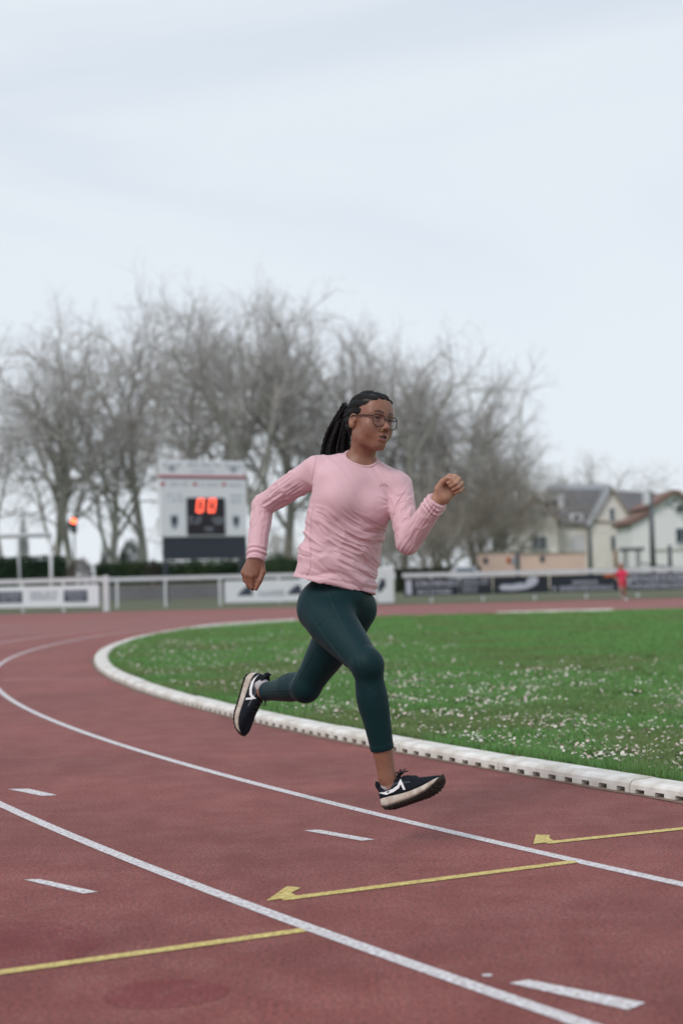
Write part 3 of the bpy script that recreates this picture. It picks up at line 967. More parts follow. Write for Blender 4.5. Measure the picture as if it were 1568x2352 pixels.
# ------------------------------------------------------------------ shoes and socks
M_upper = mat('dark_shoe_mesh', (.0055, .0085, .016), rough=.75, var=.3, scale=90, bump=.35, bscale=900, spec=.25)
M_overlay = mat('shoe_overlay', (.022, .028, .042), rough=.45)
M_mid = mat('worn_white_foam', (.66, .60, .53), rough=.7, color2=(.40, .31, .24), scale=26, bump=.2, bscale=200)
M_out = mat('black_rubber', (.010, .010, .011), rough=.8, color2=(.035, .022, .014), scale=60)
M_white = mat('shoe_mark', (.78, .76, .76), rough=.35)
M_lace = mat('black_lace', (.006, .006, .008), rough=.8)
M_sock = mat('grey_sock', (.48, .45, .46), rough=.9, bump=.3, bscale=600)
YS = np.array([0, .004, .012, .03, .06, .09, .12, .15, .18, .205, .23, .25, .262, .269, .272])
WW = np.array([.004, .016, .025, .0325, .0345, .0335, .0335, .0365, .0425, .0455, .0435, .0365, .0265, .0150, .004])
ZB = np.array([.022, .014, .007, .001, 0, 0, 0, 0, .001, .004, .011, .020, .028, .034, .038])
ZT = np.array([.046, .047, .047, .045, .042, .039, .037, .036, .036, .037, .040, .044, .046, .047, .046])
ZU = np.array([.060, .094, .101, .094, .083, .092, .096, .086, .074, .067, .061, .057, .054, .051, .047])
ZUW = np.array([.5, .80, .80, .80, .78, .76, .72, .80, .86, .90, .92, .93, .93, .93, .9])
XO = lambda y, s: s * (.006 * math.sin((y - .05) / .22 * math.pi) if y > .05 else 0) * -1
def loft(rings):
    n = len(rings[0]); vs = [p for r in rings for p in r]
    fs = [(i * n + k, i * n + (k + 1) % n, (i + 1) * n + (k + 1) % n, (i + 1) * n + k) for i in range(len(rings) - 1) for k in range(n)]
    fs.append(tuple(range(n - 1, -1, -1))); fs.append(tuple((len(rings) - 1) * n + k for k in range(n)))
    return vs, fs
def dense(a, m=40):
    yy = np.concatenate([np.linspace(0, .03, 9)[:-1], np.linspace(.03, .23, 22)[:-1], np.linspace(.23, .272, 12)])
    return yy, np.interp(yy, YS, a)
def upper_x(y, z):
    w, zt, zu, k = (np.interp(y, YS, A) for A in (WW, ZT, ZU, ZUW))
    s_ = np.clip((z - zt) / max(zu - zt, .004), 0, .999) 
    th = math.asin(s_ ** (1 / .85))
    return w * .955 * math.cos(th) ** .62
def make_shoe(O, R, foot, an, sd):
    W = lambda x, y, z: O + R @ V(x, y, z)
    root_parts = {}
    yy, w = dense(WW); zb = dense(ZB)[1]; zt = dense(ZT)[1]; zu = dense(ZU)[1]
    rings = []
    for y, a, t, u in zip(yy, w, zt, zu):
        r = []
        for k in range(22):
            th = math.pi * k / 21
            c_, s_ = math.cos(th), math.sin(th)
            r.append(W(XO(y, sd) + a * .955 * math.copysign(abs(c_) ** .62, c_), y, t - .003 + (u - t + .003) * s_ ** .85))
        r += [W(XO(y, sd) - a * .955 * .4, y, t - .004), W(XO(y, sd) + a * .955 * .4, y, t - .004)]
        rings.append(r)
    vs, fs = loft(rings)
    up = MB().add(vs, fs).build('shoe', M_upper, person, True)
    rings = []
    for y, a, b, t in zip(yy, w, zb, zt):
        r = []
        for k in range(24):
            th = 2 * math.pi * k / 24
            c_, s_ = math.cos(th), math.sin(th)
            fl = 1.02 + .05 * (s_ < -.2)
            r.append(W(XO(y, sd) + a * fl * math.copysign(abs(c_) ** .45, c_), y, (b + .005 + t) / 2 + (t - b - .005) / 2 * math.copysign(abs(s_) ** .6, s_)))
        rings.append(r)
    vs, fs = loft(rings)
    MB().add(vs, fs).build('midsole', M_mid, up, True)
    rings = []
    for y, a, b, t in zip(yy, w, zb, zt):
        toe = sstep(.225, .262, y)
        r = []
        h = .006 + toe * .011
        for k in range(20):
            th = 2 * math.pi * k / 20
            c_, s_ = math.cos(th), math.sin(th)
            r.append(W(XO(y, sd) + a * (1.0 + .06 * toe) * math.copysign(abs(c_) ** .5, c_), y + .004 * toe, b + h / 2 + h / 2 * math.copysign(abs(s_) ** .6, s_)))
        rings.append(r)
    vs, fs = loft(rings)
    ms = MB().add(vs, fs)
    for y in np.arange(.02, .255, .016):
        a = np.interp(y, YS, WW); b = np.interp(y, YS, ZB)
        for x in (-.62, 0, .62):
            p = [W(XO(y, sd) + a * x + dx * a * .24, y + dy * .0055, b + dz) for dz in (.002, -.0035) for (dx, dy) in ((-1, -1), (1, -1), (1, 1), (-1, 1))]
            ms.add(p, [(3, 2, 1, 0), (4, 5, 6, 7), (0, 1, 5, 4), (1, 2, 6, 5), (2, 3, 7, 6), (3, 0, 4, 7)])
    ms.build('outsole', M_out, up)
    # side tick, overlay band, laces, pull tab
    tick = [(.006, .067), (.04, .0595), (.075, .0600), (.097, .0670), (.111, .0880), (.119, .0690), (.125, .0420), (.1165, .0430), (.1105, .0680), (.100, .0550), (.075, .0480), (.045, .0470)]
    from mathutils.geometry import tessellate_polygon
    def patch(poly, mt, name, lift, sides=(-1, 1)):
        m_ = MB()
        for s in sides:
            dn = []
            for (a, b) in zip(poly, poly[1:] + poly[:1]):
                for k in range(3): dn.append((a[0] + (b[0] - a[0]) * k / 3, a[1] + (b[1] - a[1]) * k / 3))
            tri = tessellate_polygon([[Vector((p[0], p[1], 0)) for p in dn]])
            top = [W(XO(p[0], sd) + s * (upper_x(p[0], p[1]) + lift), p[0], p[1]) for p in dn]
            bot = [W(XO(p[0], sd) + s * (upper_x(p[0], p[1]) - .003), p[0], p[1]) for p in dn]
            n = len(dn)
            m_.add(top + bot, [tuple(t) for t in tri] + [(k, (k + 1) % n, n + (k + 1) % n, n + k) for k in range(n)])
        return m_.build(name, mt, up)
    patch([(.045, .050), (.055, .075), (.085, .083), (.15, .066), (.15, .060), (.09, .074), (.066, .066), (.056, .048)], M_overlay, 'overlay', .0012)
    patch(tick, M_white, 'side_mark', .0026)
    m_ = MB()
    for k, y in enumerate(np.arange(.105, .175, .012)):
        zz = np.interp(y, YS, ZU)
        m_.tube([W(XO(y, sd) + x, y + .004 * (1 if k % 2 else -1) * x / .02, zz + .003 - 14 * x * x) for x in np.linspace(-.019, .019, 7)], .0024, 5)
    kx, ky, kz = 0, .098, np.interp(.098, YS, ZU) + .010
    m_.tube([W(0, ky - .006, kz - .003), W(.004, ky, kz + .004), W(-.002, ky + .006, kz)], .0065, 6)
    for dx, dy, dz in ((.022, .004, .012), (-.020, .006, .014), (.016, .030, .004), (-.012, .034, .010), (.004, .016, .020)):
        m_.tube([W(0, ky, kz), W(dx * .6, ky + dy * .6 + .002, kz + dz * .8 + .004), W(dx, ky + dy, kz + dz)], .0030, 5)
    m_.tube([W(.004, ky, kz), W(.012, ky + .022, kz + .010), W(.010, ky + .040, kz + .016)], .0020, 5)
    m_.build('lace', M_lace, up, True)
    MB().tube([W(0, .002, .085), W(0, -.004, .100), W(0, -.002, .112), W(0, .006, .104)], [.008, .0075, .006, .006], 7).build('pull_tab', M_upper, up, True)
    # collar roll round the ankle opening
    cr = []
    for k in range(25):
        a = 2 * math.pi * k / 24
        y = .048 + .044 * math.cos(a); x = .0255 * math.sin(a)
        cr.append(W(x, y, np.interp(y, YS, ZU) + .001 - .004 * abs(math.sin(a))))
    MB().tube(cr, .0052, 7, cap=False).build('shoe_collar', M_upper, up, True)
    ax = unit(an - W(0, .05, .06))
    pts = [W(0, .053, .062), W(0, .052, .084), W(0, .050, .098) * .6 + (W(0, .05, .06) + ax * .045) * .4]
    MB().tube(pts, [.030, .0355, .0345], 20).build('sock', M_sock, person, True)
make_shoe(FRo, FR, 'R', J['anR'], 1)
make_shoe(FLo, FL, 'L', J['anL'], -1)

# ------------------------------------------------------------------ setting: ground, track, infield, kerb
R0 = 36.5
CEN = V(32.77, 25.0)
def circ(a): return CEN + R0 * V(math.cos(a), math.sin(a))
ctrl = [circ(math.radians(a)) for a in np.arange(262, 172, -1.0)]
far = [V(-3.28, 30.6), V(-2.85, 32.6), V(-1.9, 34.4), V(-.2, 36.0), V(2.0, 36.9), V(5.0, 37.3), V(10, 37.5), V(18, 37.6), V(40, 37.6), V(70, 37.6)]
def catmull(P, step=.25):
    P = [2 * P[0] - P[1]] + list(P) + [2 * P[-1] - P[-2]]
    out = []
    for i in range(1, len(P) - 2):
        a, b, c, d = P[i - 1:i + 3]
        n = max(1, int(np.linalg.norm(c - b) / step))
        for k in range(n):
            t = k / n
            out.append(.5 * (2 * b + (c - a) * t + (2 * a - 5 * b + 4 * c - d) * t * t + (-a + 3 * b - 3 * c + d) * t ** 3))
    out.append(P[-2])
    return np.array(out)
KP = catmull(ctrl + far)
tg = np.gradient(KP, axis=0); tg /= np.linalg.norm(tg, axis=1, keepdims=True)
KN = np.stack([-tg[:, 1], tg[:, 0]], 1)                     # towards the lanes
if (KN[50] @ (KP[50] - CEN)) < 0: KN = -KN
def offset(d): return KP + KN * d

def strip_mesh(a, b, z):
    n = len(a)
    vs = np.concatenate([np.c_[a, np.full(n, z)], np.c_[b, np.full(n, z)]])
    q = np.array([(i, i + 1, n + i + 1, n + i) for i in range(n - 1)])
    v = vs[q[0]]
    if np.cross(v[1] - v[0], v[2] - v[0])[2] < 0: q = q[:, ::-1]
    return vs, q
def flat(name, poly, z, m, parent=None, kind=None):
    vs = [(p[0], p[1], z) for p in poly]
    area = sum(a[0] * b[1] - b[0] * a[1] for a, b in zip(poly, list(poly[1:]) + [poly[0]]))
    f = list(range(len(vs)))
    o = MB().add(vs, [tuple(f if area > 0 else f[::-1])]).build(name, m, parent)
    if kind: o['kind'] = kind
    return o

# --- tartan surface: rubber granules, worn lighter and darker patches
def tartan(name, c_lo, c_hi, grain=1.0):
    m = bpy.data.materials.new(name); m.use_nodes = True
    nt = m.node_tree; N, L = nt.nodes, nt.links
    b = N['Principled BSDF']
    b.inputs['Roughness'].default_value = .88; b.inputs['Specular IOR Level'].default_value = .14
    b.inputs['Sheen Weight'].default_value = .28; b.inputs['Sheen Roughness'].default_value = .35
    b.inputs['Sheen Tint'].default_value = (1, .62, .6, 1)
    tc = N.new('ShaderNodeTexCoord')
    def noise(scale, detail, rough=.55):
        n = N.new('ShaderNodeTexNoise'); n.inputs['Scale'].default_value = scale; n.inputs['Detail'].default_value = detail; n.inputs['Roughness'].default_value = rough
        L.new(tc.outputs['Object'], n.inputs['Vector']); return n
    def ramp(src, p0, p1, c0, c1):
        r = N.new('ShaderNodeValToRGB'); r.color_ramp.elements[0].position = p0; r.color_ramp.elements[1].position = p1
        r.color_ramp.elements[0].color = (*c0, 1); r.color_ramp.elements[1].color = (*c1, 1)
        L.new(src, r.inputs['Fac']); return r.outputs['Color']
    def mix(a, c, fac, blend='MIX'):
        x = N.new('ShaderNodeMix'); x.data_type = 'RGBA'; x.blend_type = blend
        if isinstance(fac, float): x.inputs['Factor'].default_value = fac
        else: L.new(fac, x.inputs['Factor'])
        L.new(a, x.inputs['A'])
        if isinstance(c, tuple): x.inputs['B'].default_value = (*c, 1)
        else: L.new(c, x.inputs['B'])
        return x.outputs['Result']
    big = noise(.55, 6, .6); mid = noise(4.5, 5, .65); fine = noise(75, 5, .8); vfine = noise(170, 3, .6)
    c = ramp(big.outputs['Fac'], .26, .74, c_lo, c_hi)
    c = mix(c, ramp(mid.outputs['Fac'], .36, .64, (.66, .66, .70), (1.12, 1.08, 1.06)), .32, 'MULTIPLY')
    c = mix(c, ramp(fine.outputs['Fac'], .40, .62, (.28, .28, .31), (1.75, 1.70, 1.68)), .72 * grain, 'MULTIPLY')
    # pale scuffed grains
    sc_ = N.new('ShaderNodeMath'); sc_.operation = 'MULTIPLY'
    L.new(ramp(vfine.outputs['Fac'], .56, .68, (0, 0, 0), (1, 1, 1)), sc_.inputs[0]); L.new(ramp(mid.outputs['Fac'], .42, .62, (0, 0, 0), (1, 1, 1)), sc_.inputs[1])
    c = mix(c, (.46, .34, .32), sc_.outputs[0])
    L.new(c, b.inputs['Base Color'])
    bp_ = N.new('ShaderNodeBump'); bp_.inputs['Strength'].default_value = .55; bp_.inputs['Distance'].default_value = .006
    L.new(fine.outputs['Fac'], bp_.inputs['Height']); L.new(bp_.outputs['Normal'], b.inputs['Normal'])
    return m
M_track = tartan('red_tartan', (.140, .033, .028), (.268, .072, .057))
M_patch = tartan('dark_red_tartan', (.135, .018, .018), (.210, .034, .032), .8)
def paint(name, c, worn):
    m = mat(name, c, rough=.7, color2=worn, scale=70, bump=.4, bscale=150, detail=8)
    return m
M_wline = paint('white_line_paint', (.80, .79, .80), (.42, .34, .34))
M_yline = paint('yellow_line_paint', (.74, .62, .20), (.40, .26, .09))
M_fline = paint('faded_line_paint', (.58, .36, .36), (.42, .20, .20))

M_field = mat('meadow_ground', (.075, .13, .040), rough=.9, color2=(.045, .085, .026), scale=.35, bump=.4, bscale=30)
land = flat('ground', [(-900, -300), (900, -300), (900, 1500), (-900, 1500)], -.06, M_field, kind='structure')
tr_poly = [(-60, -25), (90, -25), (90, 52.6), (-6.5, 52.9), (-9.0, 53.2), (-60, 58.5)]
track = flat('running_track', tr_poly, 0.0, M_track, kind='structure')
# infield
inf = np.concatenate([offset(-.15), np.array([(90, 37.6), (90, -12)])])
M_grass_base = mat('turf', (.165, .325, .105), rough=.95, color2=(.125, .250, .080), scale=.9, bump=.5, bscale=60, detail=8)
infield = flat('infield', inf, .022, M_grass_base, kind='structure')
# verge beyond the track, in front of the fences
M_verge = mat('verge_grass', (.085, .12, .050), rough=.95, color2=(.12, .10, .07), scale=.8, bump=.4, bscale=40)
flat('verge', [(90, 52.9), (90, 95), (-60, 95), (-60, 58.8), (-9.0, 53.5), (-6.5, 53.2)], -.004, M_verge, kind='structure')

def lane_line(d, name='lane_line', w=.05, m=M_wline, i0=0, i1=None, z=.0018):
    a, b = offset(d - w / 2)[i0:i1], offset(d + w / 2)[i0:i1]
    vs, q = strip_mesh(a, b, z)
    return link(name, mesh_np(name, vs, quads=q), m, track, False)
for k in range(1, 9): lane_line(1.22 * k - .025)
# thin line across lane 1
ci = int(np.argmin(np.hypot(KP[:, 0] + 3.68 - 1.1, KP[:, 1] - 15.6)))
p0, p1 = V(-2.50, 15.46), V(-3.65, 15.69)
def quad_line(a, b, w, name, m, z=.0012):
    a, b = np.asarray(a, float), np.asarray(b, float)
    d = unit(b - a); n = V(-d[1], d[0]) * w / 2
    return flat(name, [a - n, b - n, b + n, a + n], z, m, track)
quad_line(p0, p1, .05, 'cross_line', M_fline)
for c4 in ([(-1.66, 7.21), (-1.56, 7.205), (-1.37, 6.96), (-1.44, 6.945)],
           [(-.18, 5.815), (-.12, 5.825), (.095, 5.575), (.045, 5.555)],
           [(-1.10, 4.985), (-1.045, 4.985), (-.81, 4.755), (-.855, 4.735)],
           [(.375, 3.585), (.425, 3.61), (.665, 3.395), (.615, 3.345)]):
    flat('distance_mark', c4, .0018, M_wline, track)
# yellow changeover arrows
def arrow(tip, barb, tail0, tail1, w=.045):
    root = flat('yellow_arrow', [], .004, M_yline, track) if False else None
    m = MB()
    t0, t1 = np.asarray(tail0, float), np.asarray(tail1, float)
    d = unit(t1 - t0); n = V(-d[1], d[0]) * w / 2
    def up_(p): return [(*q, .0025) for q in p]
    poly = [t0 - n, t1 - n, t1 + n, t0 + n]
    m.add(up_(poly), [(0, 1, 2, 3)])
    if tip is not None:
        m.add([(*q, .0030) for q in [tip] + barb], [tuple(range(len(barb) + 1))])
    o = m.build('yellow_arrow', M_yline, track)
    for p in o.data.polygons:
        if p.normal.z < 0: p.flip()
    return o
# each arrow points back along the lane; its head is a half barb on the far side
arrow(V(.668, 5.395), [V(.702, 5.585), V(.755, 5.572), V(.742, 5.51), V(.752, 5.440)], (.715, 5.415), (1.90, 5.905))
arrow(V(-.262, 4.555), [V(-.205, 4.765), V(-.160, 4.735), V(-.188, 4.665), V(-.165, 4.610)], (-.215, 4.576), (.765, 5.055))
arrow(None, None, (-1.35, 3.58), (-.135, 4.172))
def blob(c, rx, ry, z, name, m, seed, rot=0):
    r = np.random.default_rng(seed)
    ph = r.uniform(0, 6.28, 4)
    pts = []
    for k in range(40):
        a = 2 * math.pi * k / 40
        f = 1 + .04 * math.sin(2 * a + ph[0]) + .03 * math.sin(3 * a + ph[1]) + .02 * math.sin(7 * a + ph[2])
        pts.append((c[0] + rx * f * math.cos(a + rot), c[1] + ry * f * math.sin(a + rot)))
    return flat(name, pts, z, m, track)
blob((-.45, 3.57), .145, .125, .0008, 'repair_patch', M_patch, 3)
blob((-.98, 4.08), .30, .27, .0008, 'repair_patch', M_patch, 4)
blob((.33, 3.66), .014, .012, .0018, 'paint_speck', M_wline, 5)

# --- kerb: white moulded segments with drainage notches
M_kerb = mat('white_kerb_plastic', (.80, .77, .73), rough=.55, color2=(.52, .46, .39), scale=9, bump=.15, bscale=60, detail=6)
M_foot = mat('sandy_grit', (.26, .19, .14), rough=.95, color2=(.16, .09, .075), scale=14, bump=.5, bscale=80)
vs, q = strip_mesh(offset(-.02), offset(.045), .003)
nz = np.array([.012 * (vnoise(np.array([[x * 5, y * 5, 0]]), 60)[0] - .5) for x, y, _ in vs])
vs[len(KP):, :2] += KN * nz[len(KP):, None] * 3
footing = link('kerb_footing', mesh_np('kerb_footing', vs, quads=q), M_foot, track, False)
SEG = 1.0
prof = [(0.0, .022), (.002, .040), (.012, .052), (.030, .058), (.142, .058), (.162, .052), (.172, .040), (.173, .0)]   # across, from the lane side
def kerb_mesh():
    vs, fs = [], []
    n_h = 8
    xs = [(-SEG / 2 + .002)]
    for k in range(n_h):
        c = -SEG / 2 + (k + .5) * SEG / n_h
        xs += [c - .029, c - .025, c + .025, c + .029]
    xs.append(SEG / 2 - .002)
    notch = [0] + [v for _ in range(n_h) for v in (0, 1, 1, 0)] + [0]
    m = len(prof) + 3
    for x, nt_ in zip(xs, notch):
        z0 = .019 if nt_ else 0.0
        ins = .09 if nt_ else 0.0
        ring = [(x, .030 + ins, 0.0), (x, .0 + ins * 1.0, 0.0) if nt_ else (x, 0, 0), (x, ins * .6, z0 if nt_ else .012)]
        for (a, z) in prof: ring.append((x, a, max(z, z0) if a < .01 else z))
        vs += ring
    for i in range(len(xs) - 1):
        for k in range(m):
            a, b = i * m + k, i * m + (k + 1) % m
            fs.append((a, a + m, b + m, b))
    fs.append(tuple(range(m))); fs.append(tuple((len(xs) - 1) * m + k for k in range(m - 1, -1, -1)))
    me = bpy.data.meshes.new('kerb_segment'); me.from_pydata(vs, [], fs); me.update()
    bm_ = __import__('bmesh').new(); bm_.from_mesh(me); __import__('bmesh').ops.recalc_face_normals(bm_, faces=bm_.faces); bm_.to_mesh(me); bm_.free()
    me.materials.append(M_kerb)
    return me
kme = kerb_mesh()
kerb = empty('track_kerb', (float(KP[100, 0]), float(KP[100, 1]), 0))
tag(kerb, 'long white kerb with drainage notches curving between the red track and the grass', 'kerb')
acc = np.concatenate([[0], np.cumsum(np.linalg.norm(np.diff(KP, axis=0), axis=1))])
def kp_at(s):
    x, y = np.interp(s, acc, KP[:, 0]), np.interp(s, acc, KP[:, 1]); nx, ny = np.interp(s, acc, KN[:, 0]), np.interp(s, acc, KN[:, 1])
    return V(x, y), unit(V(nx, ny))
s_near = acc[int(np.argmin(np.hypot(KP[:, 0] - 5.2, KP[:, 1] - 1.6)))]
s_far = acc[int(np.argmin(np.hypot(KP[:, 0] + 1.0, KP[:, 1] - 35.3)))]
s_gap = acc[int(np.argmin(np.hypot(KP[:, 0] - 3.9, KP[:, 1] - 37.2)))]
ss = list(np.arange(s_near, s_far, SEG)) + [s_gap + .5, s_gap + 1.5, s_gap + 2.5]
for s_ in ss:
    p, n = kp_at(s_)
    o = bpy.data.objects.new('kerb_segment', kme); COL.objects.link(o)
    rz = math.atan2(-n[1], -n[0]) - math.pi / 2            # local +y runs from the lane edge into the grass
    o.parent = kerb
    o.location = (p[0] - kerb.location.x, p[1] - kerb.location.y, RNG.normal(0, .0022))
    o.rotation_euler = (0, RNG.normal(0, .0025), rz + RNG.normal(0, .004))
# concrete edging where the white kerb is missing on the far side
M_conc = mat('pale_concrete', (.40, .36, .31), rough=.9, color2=(.28, .25, .20), scale=3)
i0 = int(np.searchsorted(acc, s_far)); i1 = int(np.searchsorted(acc, s_gap))
for (a_, b_) in ((int(np.searchsorted(acc, s_gap)) + 14, len(KP) - 1),):
    vs, q = strip_mesh(offset(-.12)[a_:b_], offset(.06)[a_:b_], .035)
    o = link('edging', mesh_np('edging', vs, quads=q), M_conc, kerb, False)
vs, q = strip_mesh(offset(-.5)[i0:i1], offset(.25)[i0:i1], .006)
link('worn_edge', mesh_np('worn_edge', vs, quads=q), M_conc, track, False)

# --- grass blades and daisies (uncountable)
def in_infield(P, margin=.2):
    # radial test on the near side, straight line on the far side
    d = np.hypot(P[:, 0] - CEN[0], P[:, 1] - CEN[1])
    ok = (d < R0 - margin) & (P[:, 1] < 36.4)
    ok &= ~((P[:, 1] > 30) & (P[:, 0] < -2.6 + (P[:, 1] - 30) * .45))
    return ok
def scatter(n, ymin, ymax, pw, wide=.30):
    y = (ymin ** pw + RNG.random(n) * (ymax ** pw - ymin ** pw)) ** (1 / pw)
    x = (RNG.random(n) * 2 - 1) * (wide * y + .6)
    P = np.stack([x, y], 1)
    return P[in_infield(P)]
G = scatter(1150000, 5.2, 36, -0.35)
keep = vnoise(np.c_[G * 2.4, np.zeros(len(G))], 70) * .7 + vnoise(np.c_[G * 9, np.zeros(len(G))], 71) * .5 > .40
G = G[keep]
n = len(G)
hgt = (.030 + .035 * RNG.random(n)) * (.75 + .6 * vnoise(np.c_[G * 3.3, np.zeros(n)], 72))
wid = .0022 + .00062 * G[:, 1] * (0.7 + .6 * RNG.random(n))
ang = RNG.random(n) * 6.283
lean = RNG.normal(0, .022, (n, 2))
dx, dy = np.cos(ang) * wid, np.sin(ang) * wid
b0 = np.c_[G[:, 0] - dx, G[:, 1] - dy, np.full(n, .015)]
b1 = np.c_[G[:, 0] + dx, G[:, 1] + dy, np.full(n, .015)]
tp = np.c_[G[:, 0] + lean[:, 0], G[:, 1] + lean[:, 1], .022 + hgt]
gv = np.concatenate([b0, b1, tp]); ii = np.arange(n)
gc = np.tile(V(.190, .355, .115), (n, 1))
t_ = vnoise(np.c_[G * 1.1, np.zeros(n)], 73)[:, None]
gc = gc * (.62 + .70 * RNG.random((n, 1)))
yl = np.clip((t_ - .44) * 3.2, 0, 1) * .75
gc = gc * (1 - yl) + V(.215, .270, .110) * yl
dry = (RNG.random(n) < .03)[:, None]
gc = np.where(dry, V(.24, .19, .09), gc)
M_blade = mat('grass_blade', (.06, .15, .03), rough=.6, vcol=True, spec=.3)
nt = M_blade.node_tree
tl_ = nt.nodes.new('ShaderNodeBsdfTranslucent'); mx_ = nt.nodes.new('ShaderNodeMixShader'); mx_.inputs[0].default_value = .45
nt.links.new(nt.nodes['Attribute'].outputs['Color'], tl_.inputs['Color'])
nt.links.new(nt.nodes['Principled BSDF'].outputs[0], mx_.inputs[1]); nt.links.new(tl_.outputs[0], mx_.inputs[2])
nt.links.new(mx_.outputs[0], nt.nodes['Material Output'].inputs['Surface'])
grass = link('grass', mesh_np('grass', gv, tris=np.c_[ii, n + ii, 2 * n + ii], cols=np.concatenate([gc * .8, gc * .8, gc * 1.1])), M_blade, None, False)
tag(grass, kind='stuff')
D = scatter(60000, 5.4, 30, -.2)
band = sstep(5.5, 7.5, D[:, 1]) * sstep(17.5, 11.5, D[:, 1] + .10 * D[:, 0])
left = sstep(6.5, 8.5, D[:, 1]) * sstep(29, 20, D[:, 1]) * sstep(1.8, -.8, D[:, 0] - .02 * D[:, 1])
dens = np.maximum(band, left * .9) * (.25 + 1.0 * sstep(.38, .66, vnoise(np.c_[D * 1.6, np.zeros(len(D))], 75)))
edge_ = R0 - np.hypot(D[:, 0] - CEN[0], D[:, 1] - CEN[1])
D = D[(RNG.random(len(D)) < dens * .62) & (edge_ > .30)]
n = len(D)
rad = .0050 + .0048 * RNG.random(n) + .00028 * D[:, 1]
hz = .045 + .035 * RNG.random(n)
tilt = RNG.normal(0, .35, (n, 2))
av = np.arange(7) * 2 * math.pi / 7
rv = np.stack([np.c_[D[:, 0] + rad * math.cos(a), D[:, 1] + rad * math.sin(a), hz + rad * (math.cos(a) * tilt[:, 0] + math.sin(a) * tilt[:, 1])] for a in av], 1)
cv = np.c_[D, hz + .004][:, None, :]
dv = np.concatenate([rv, cv], 1).reshape(-1, 3)
base_i = np.arange(n)[:, None] * 8
dt = np.concatenate([np.stack([base_i[:, 0] + k, base_i[:, 0] + (k + 1) % 7, base_i[:, 0] + 7], 1) for k in range(7)])
pc = np.where((RNG.random(n) < .42)[:, None], V(.66, .44, .50), V(.74, .70, .70)) * (.8 + .3 * RNG.random((n, 1)))
dc = np.repeat(pc[:, None, :], 8, 1); dc[:, 7] = (.70, .60, .40)
daisies = link('daisies', mesh_np('daisies', dv, tris=dt, cols=dc.reshape(-1, 3)), mat('daisy_petals', (.7, .7, .7), rough=.7, vcol=True), None, False)
tag(daisies, kind='stuff')

# ------------------------------------------------------------------ background things
def lbuild(mb, name, m, parent, smooth=False):
    o = mb.build(name, m, None, smooth)
    o.parent = parent
    return o
def lmesh(name, me, m, parent, smooth=True):
    o = link(name, me, m, None, smooth); o.parent = parent
    return o
M_rail = mat('grey_white_paint', (.62, .61, .63), rough=.5, var=.12, scale=3)
M_post = mat('white_post_paint', (.70, .70, .71), rough=.5, var=.1, scale=3)
M_wire = mat('fence_wire', (.22, .23, .23), rough=.6)
M_banw = mat('white_banner_vinyl', (.72, .73, .76), rough=.6, var=.05, scale=2)
M_bank = mat('black_banner_vinyl', (.012, .018, .028), rough=.55, var=.2, scale=3)
M_ink = mat('dark_print', (.035, .045, .07), rough=.6)
M_inkg = mat('grey_print', (.33, .36, .40), rough=.6)
M_inkw = mat('white_print', (.46, .46, .53), rough=.6)
M_inko = mat('orange_print', (.45, .10, .035), rough=.6)

def glyphs(mb, org, ux, u0, u1, z0, z1, seed, dens=.8, out=(0, -1, 0), th=.012):
    """A row of lettering strokes on an upright plane: org + ux*u, height z."""
    r = np.random.default_rng(seed)
    out = np.asarray(out, float); ux = np.asarray(ux, float)
    h = z1 - z0; u = u0
    while u < u1 - h * .3:
        w = h * r.uniform(.42, .72)
        if r.random() < dens:
            t = h * .17
            kind = r.integers(0, 5)
            segs = []
            if kind != 3: segs.append((0, 0, t, h))
            if kind in (0, 2, 4): segs.append((w - t, 0, w, h if kind != 4 else h * .55))
            if kind in (0, 1, 3): segs.append((0, h - t, w, h))
            if kind in (1, 2, 4): segs.append((0, h * .45, w, h * .45 + t))
            if kind in (1, 0, 3): segs.append((0, 0, w, t))
            if kind == 3: segs.append((w * .4, 0, w * .4 + t, h))
            for si, (a, b, c, d) in enumerate(segs):
                p = [org + ux * (u + a), org + ux * (u + c), org + ux * (u + c), org + ux * (u + a)]
                zz = [z0 + b, z0 + b, z0 + d, z0 + d]
                q = [np.append(pp[:2], z_) for pp, z_ in zip(p, zz)]
                mb.prism([x_ + out * .004 for x_ in q], out * th * (1 + .18 * si))
        u += w + h * .22
def panel(name, a, b, z0, z1, th, m, parent):
    a, b = np.asarray(a, float), np.asarray(b, float)
    d = unit(b - a); n = V(-d[1], d[0]) * th / 2
    mb = MB()
    base = [a - n, b - n, b + n, a + n]
    mb.prism([(*p, z0) for p in base], (0, 0, z1 - z0))
    return mb.build(name, m, parent)

# --- fences
def fence_line(label, posts, rail_z, a, b, post_h, wire=True, group=None, thick=0.09):
    root = empty('track_fence', (float(a[0]), float(a[1]), 0))
    tag(root, label, 'fence', group)
    a3, b3 = np.asarray(a, float), np.asarray(b, float)
    MB().bar((*a3, rail_z), (*b3, rail_z), .10, .17).build('rail', M_rail, root)
    for p in posts:
        MB().box((p[0], p[1], post_h / 2), (thick, thick, post_h), 0, .012).build('post', M_post, root)
    if wire:
        for z in np.linspace(.12, rail_z - .14, 9):
            MB().tube([(*a3, z), (*b3, z)], .007, 4).build('wire', M_wire, root)
    return root
A = V(-8.73, 54.05); B = V(-20.0, 61.13); dAB = unit(B - A)
frontf = fence_line('white post and rail fence at the left carrying the long white banner', [A + dAB * s for s in (2.1, 4.2, 6.3, 8.4, 10.5)], 1.20, A, B, 1.12, wire=False)
MB().box((A[0], A[1], .66), (.20, .20, 1.32), 0, .02).build('end_post', M_post, frontf)
nAB = V(dAB[1], -dAB[0]); nAB = nAB if nAB[1] < 0 else -nAB
ba, bb_ = A + dAB * .25 + nAB * .11, A + dAB * 10.5 + nAB * .11
ban = panel('banner', ba, bb_, .20, 1.00, .02, M_banw, None)
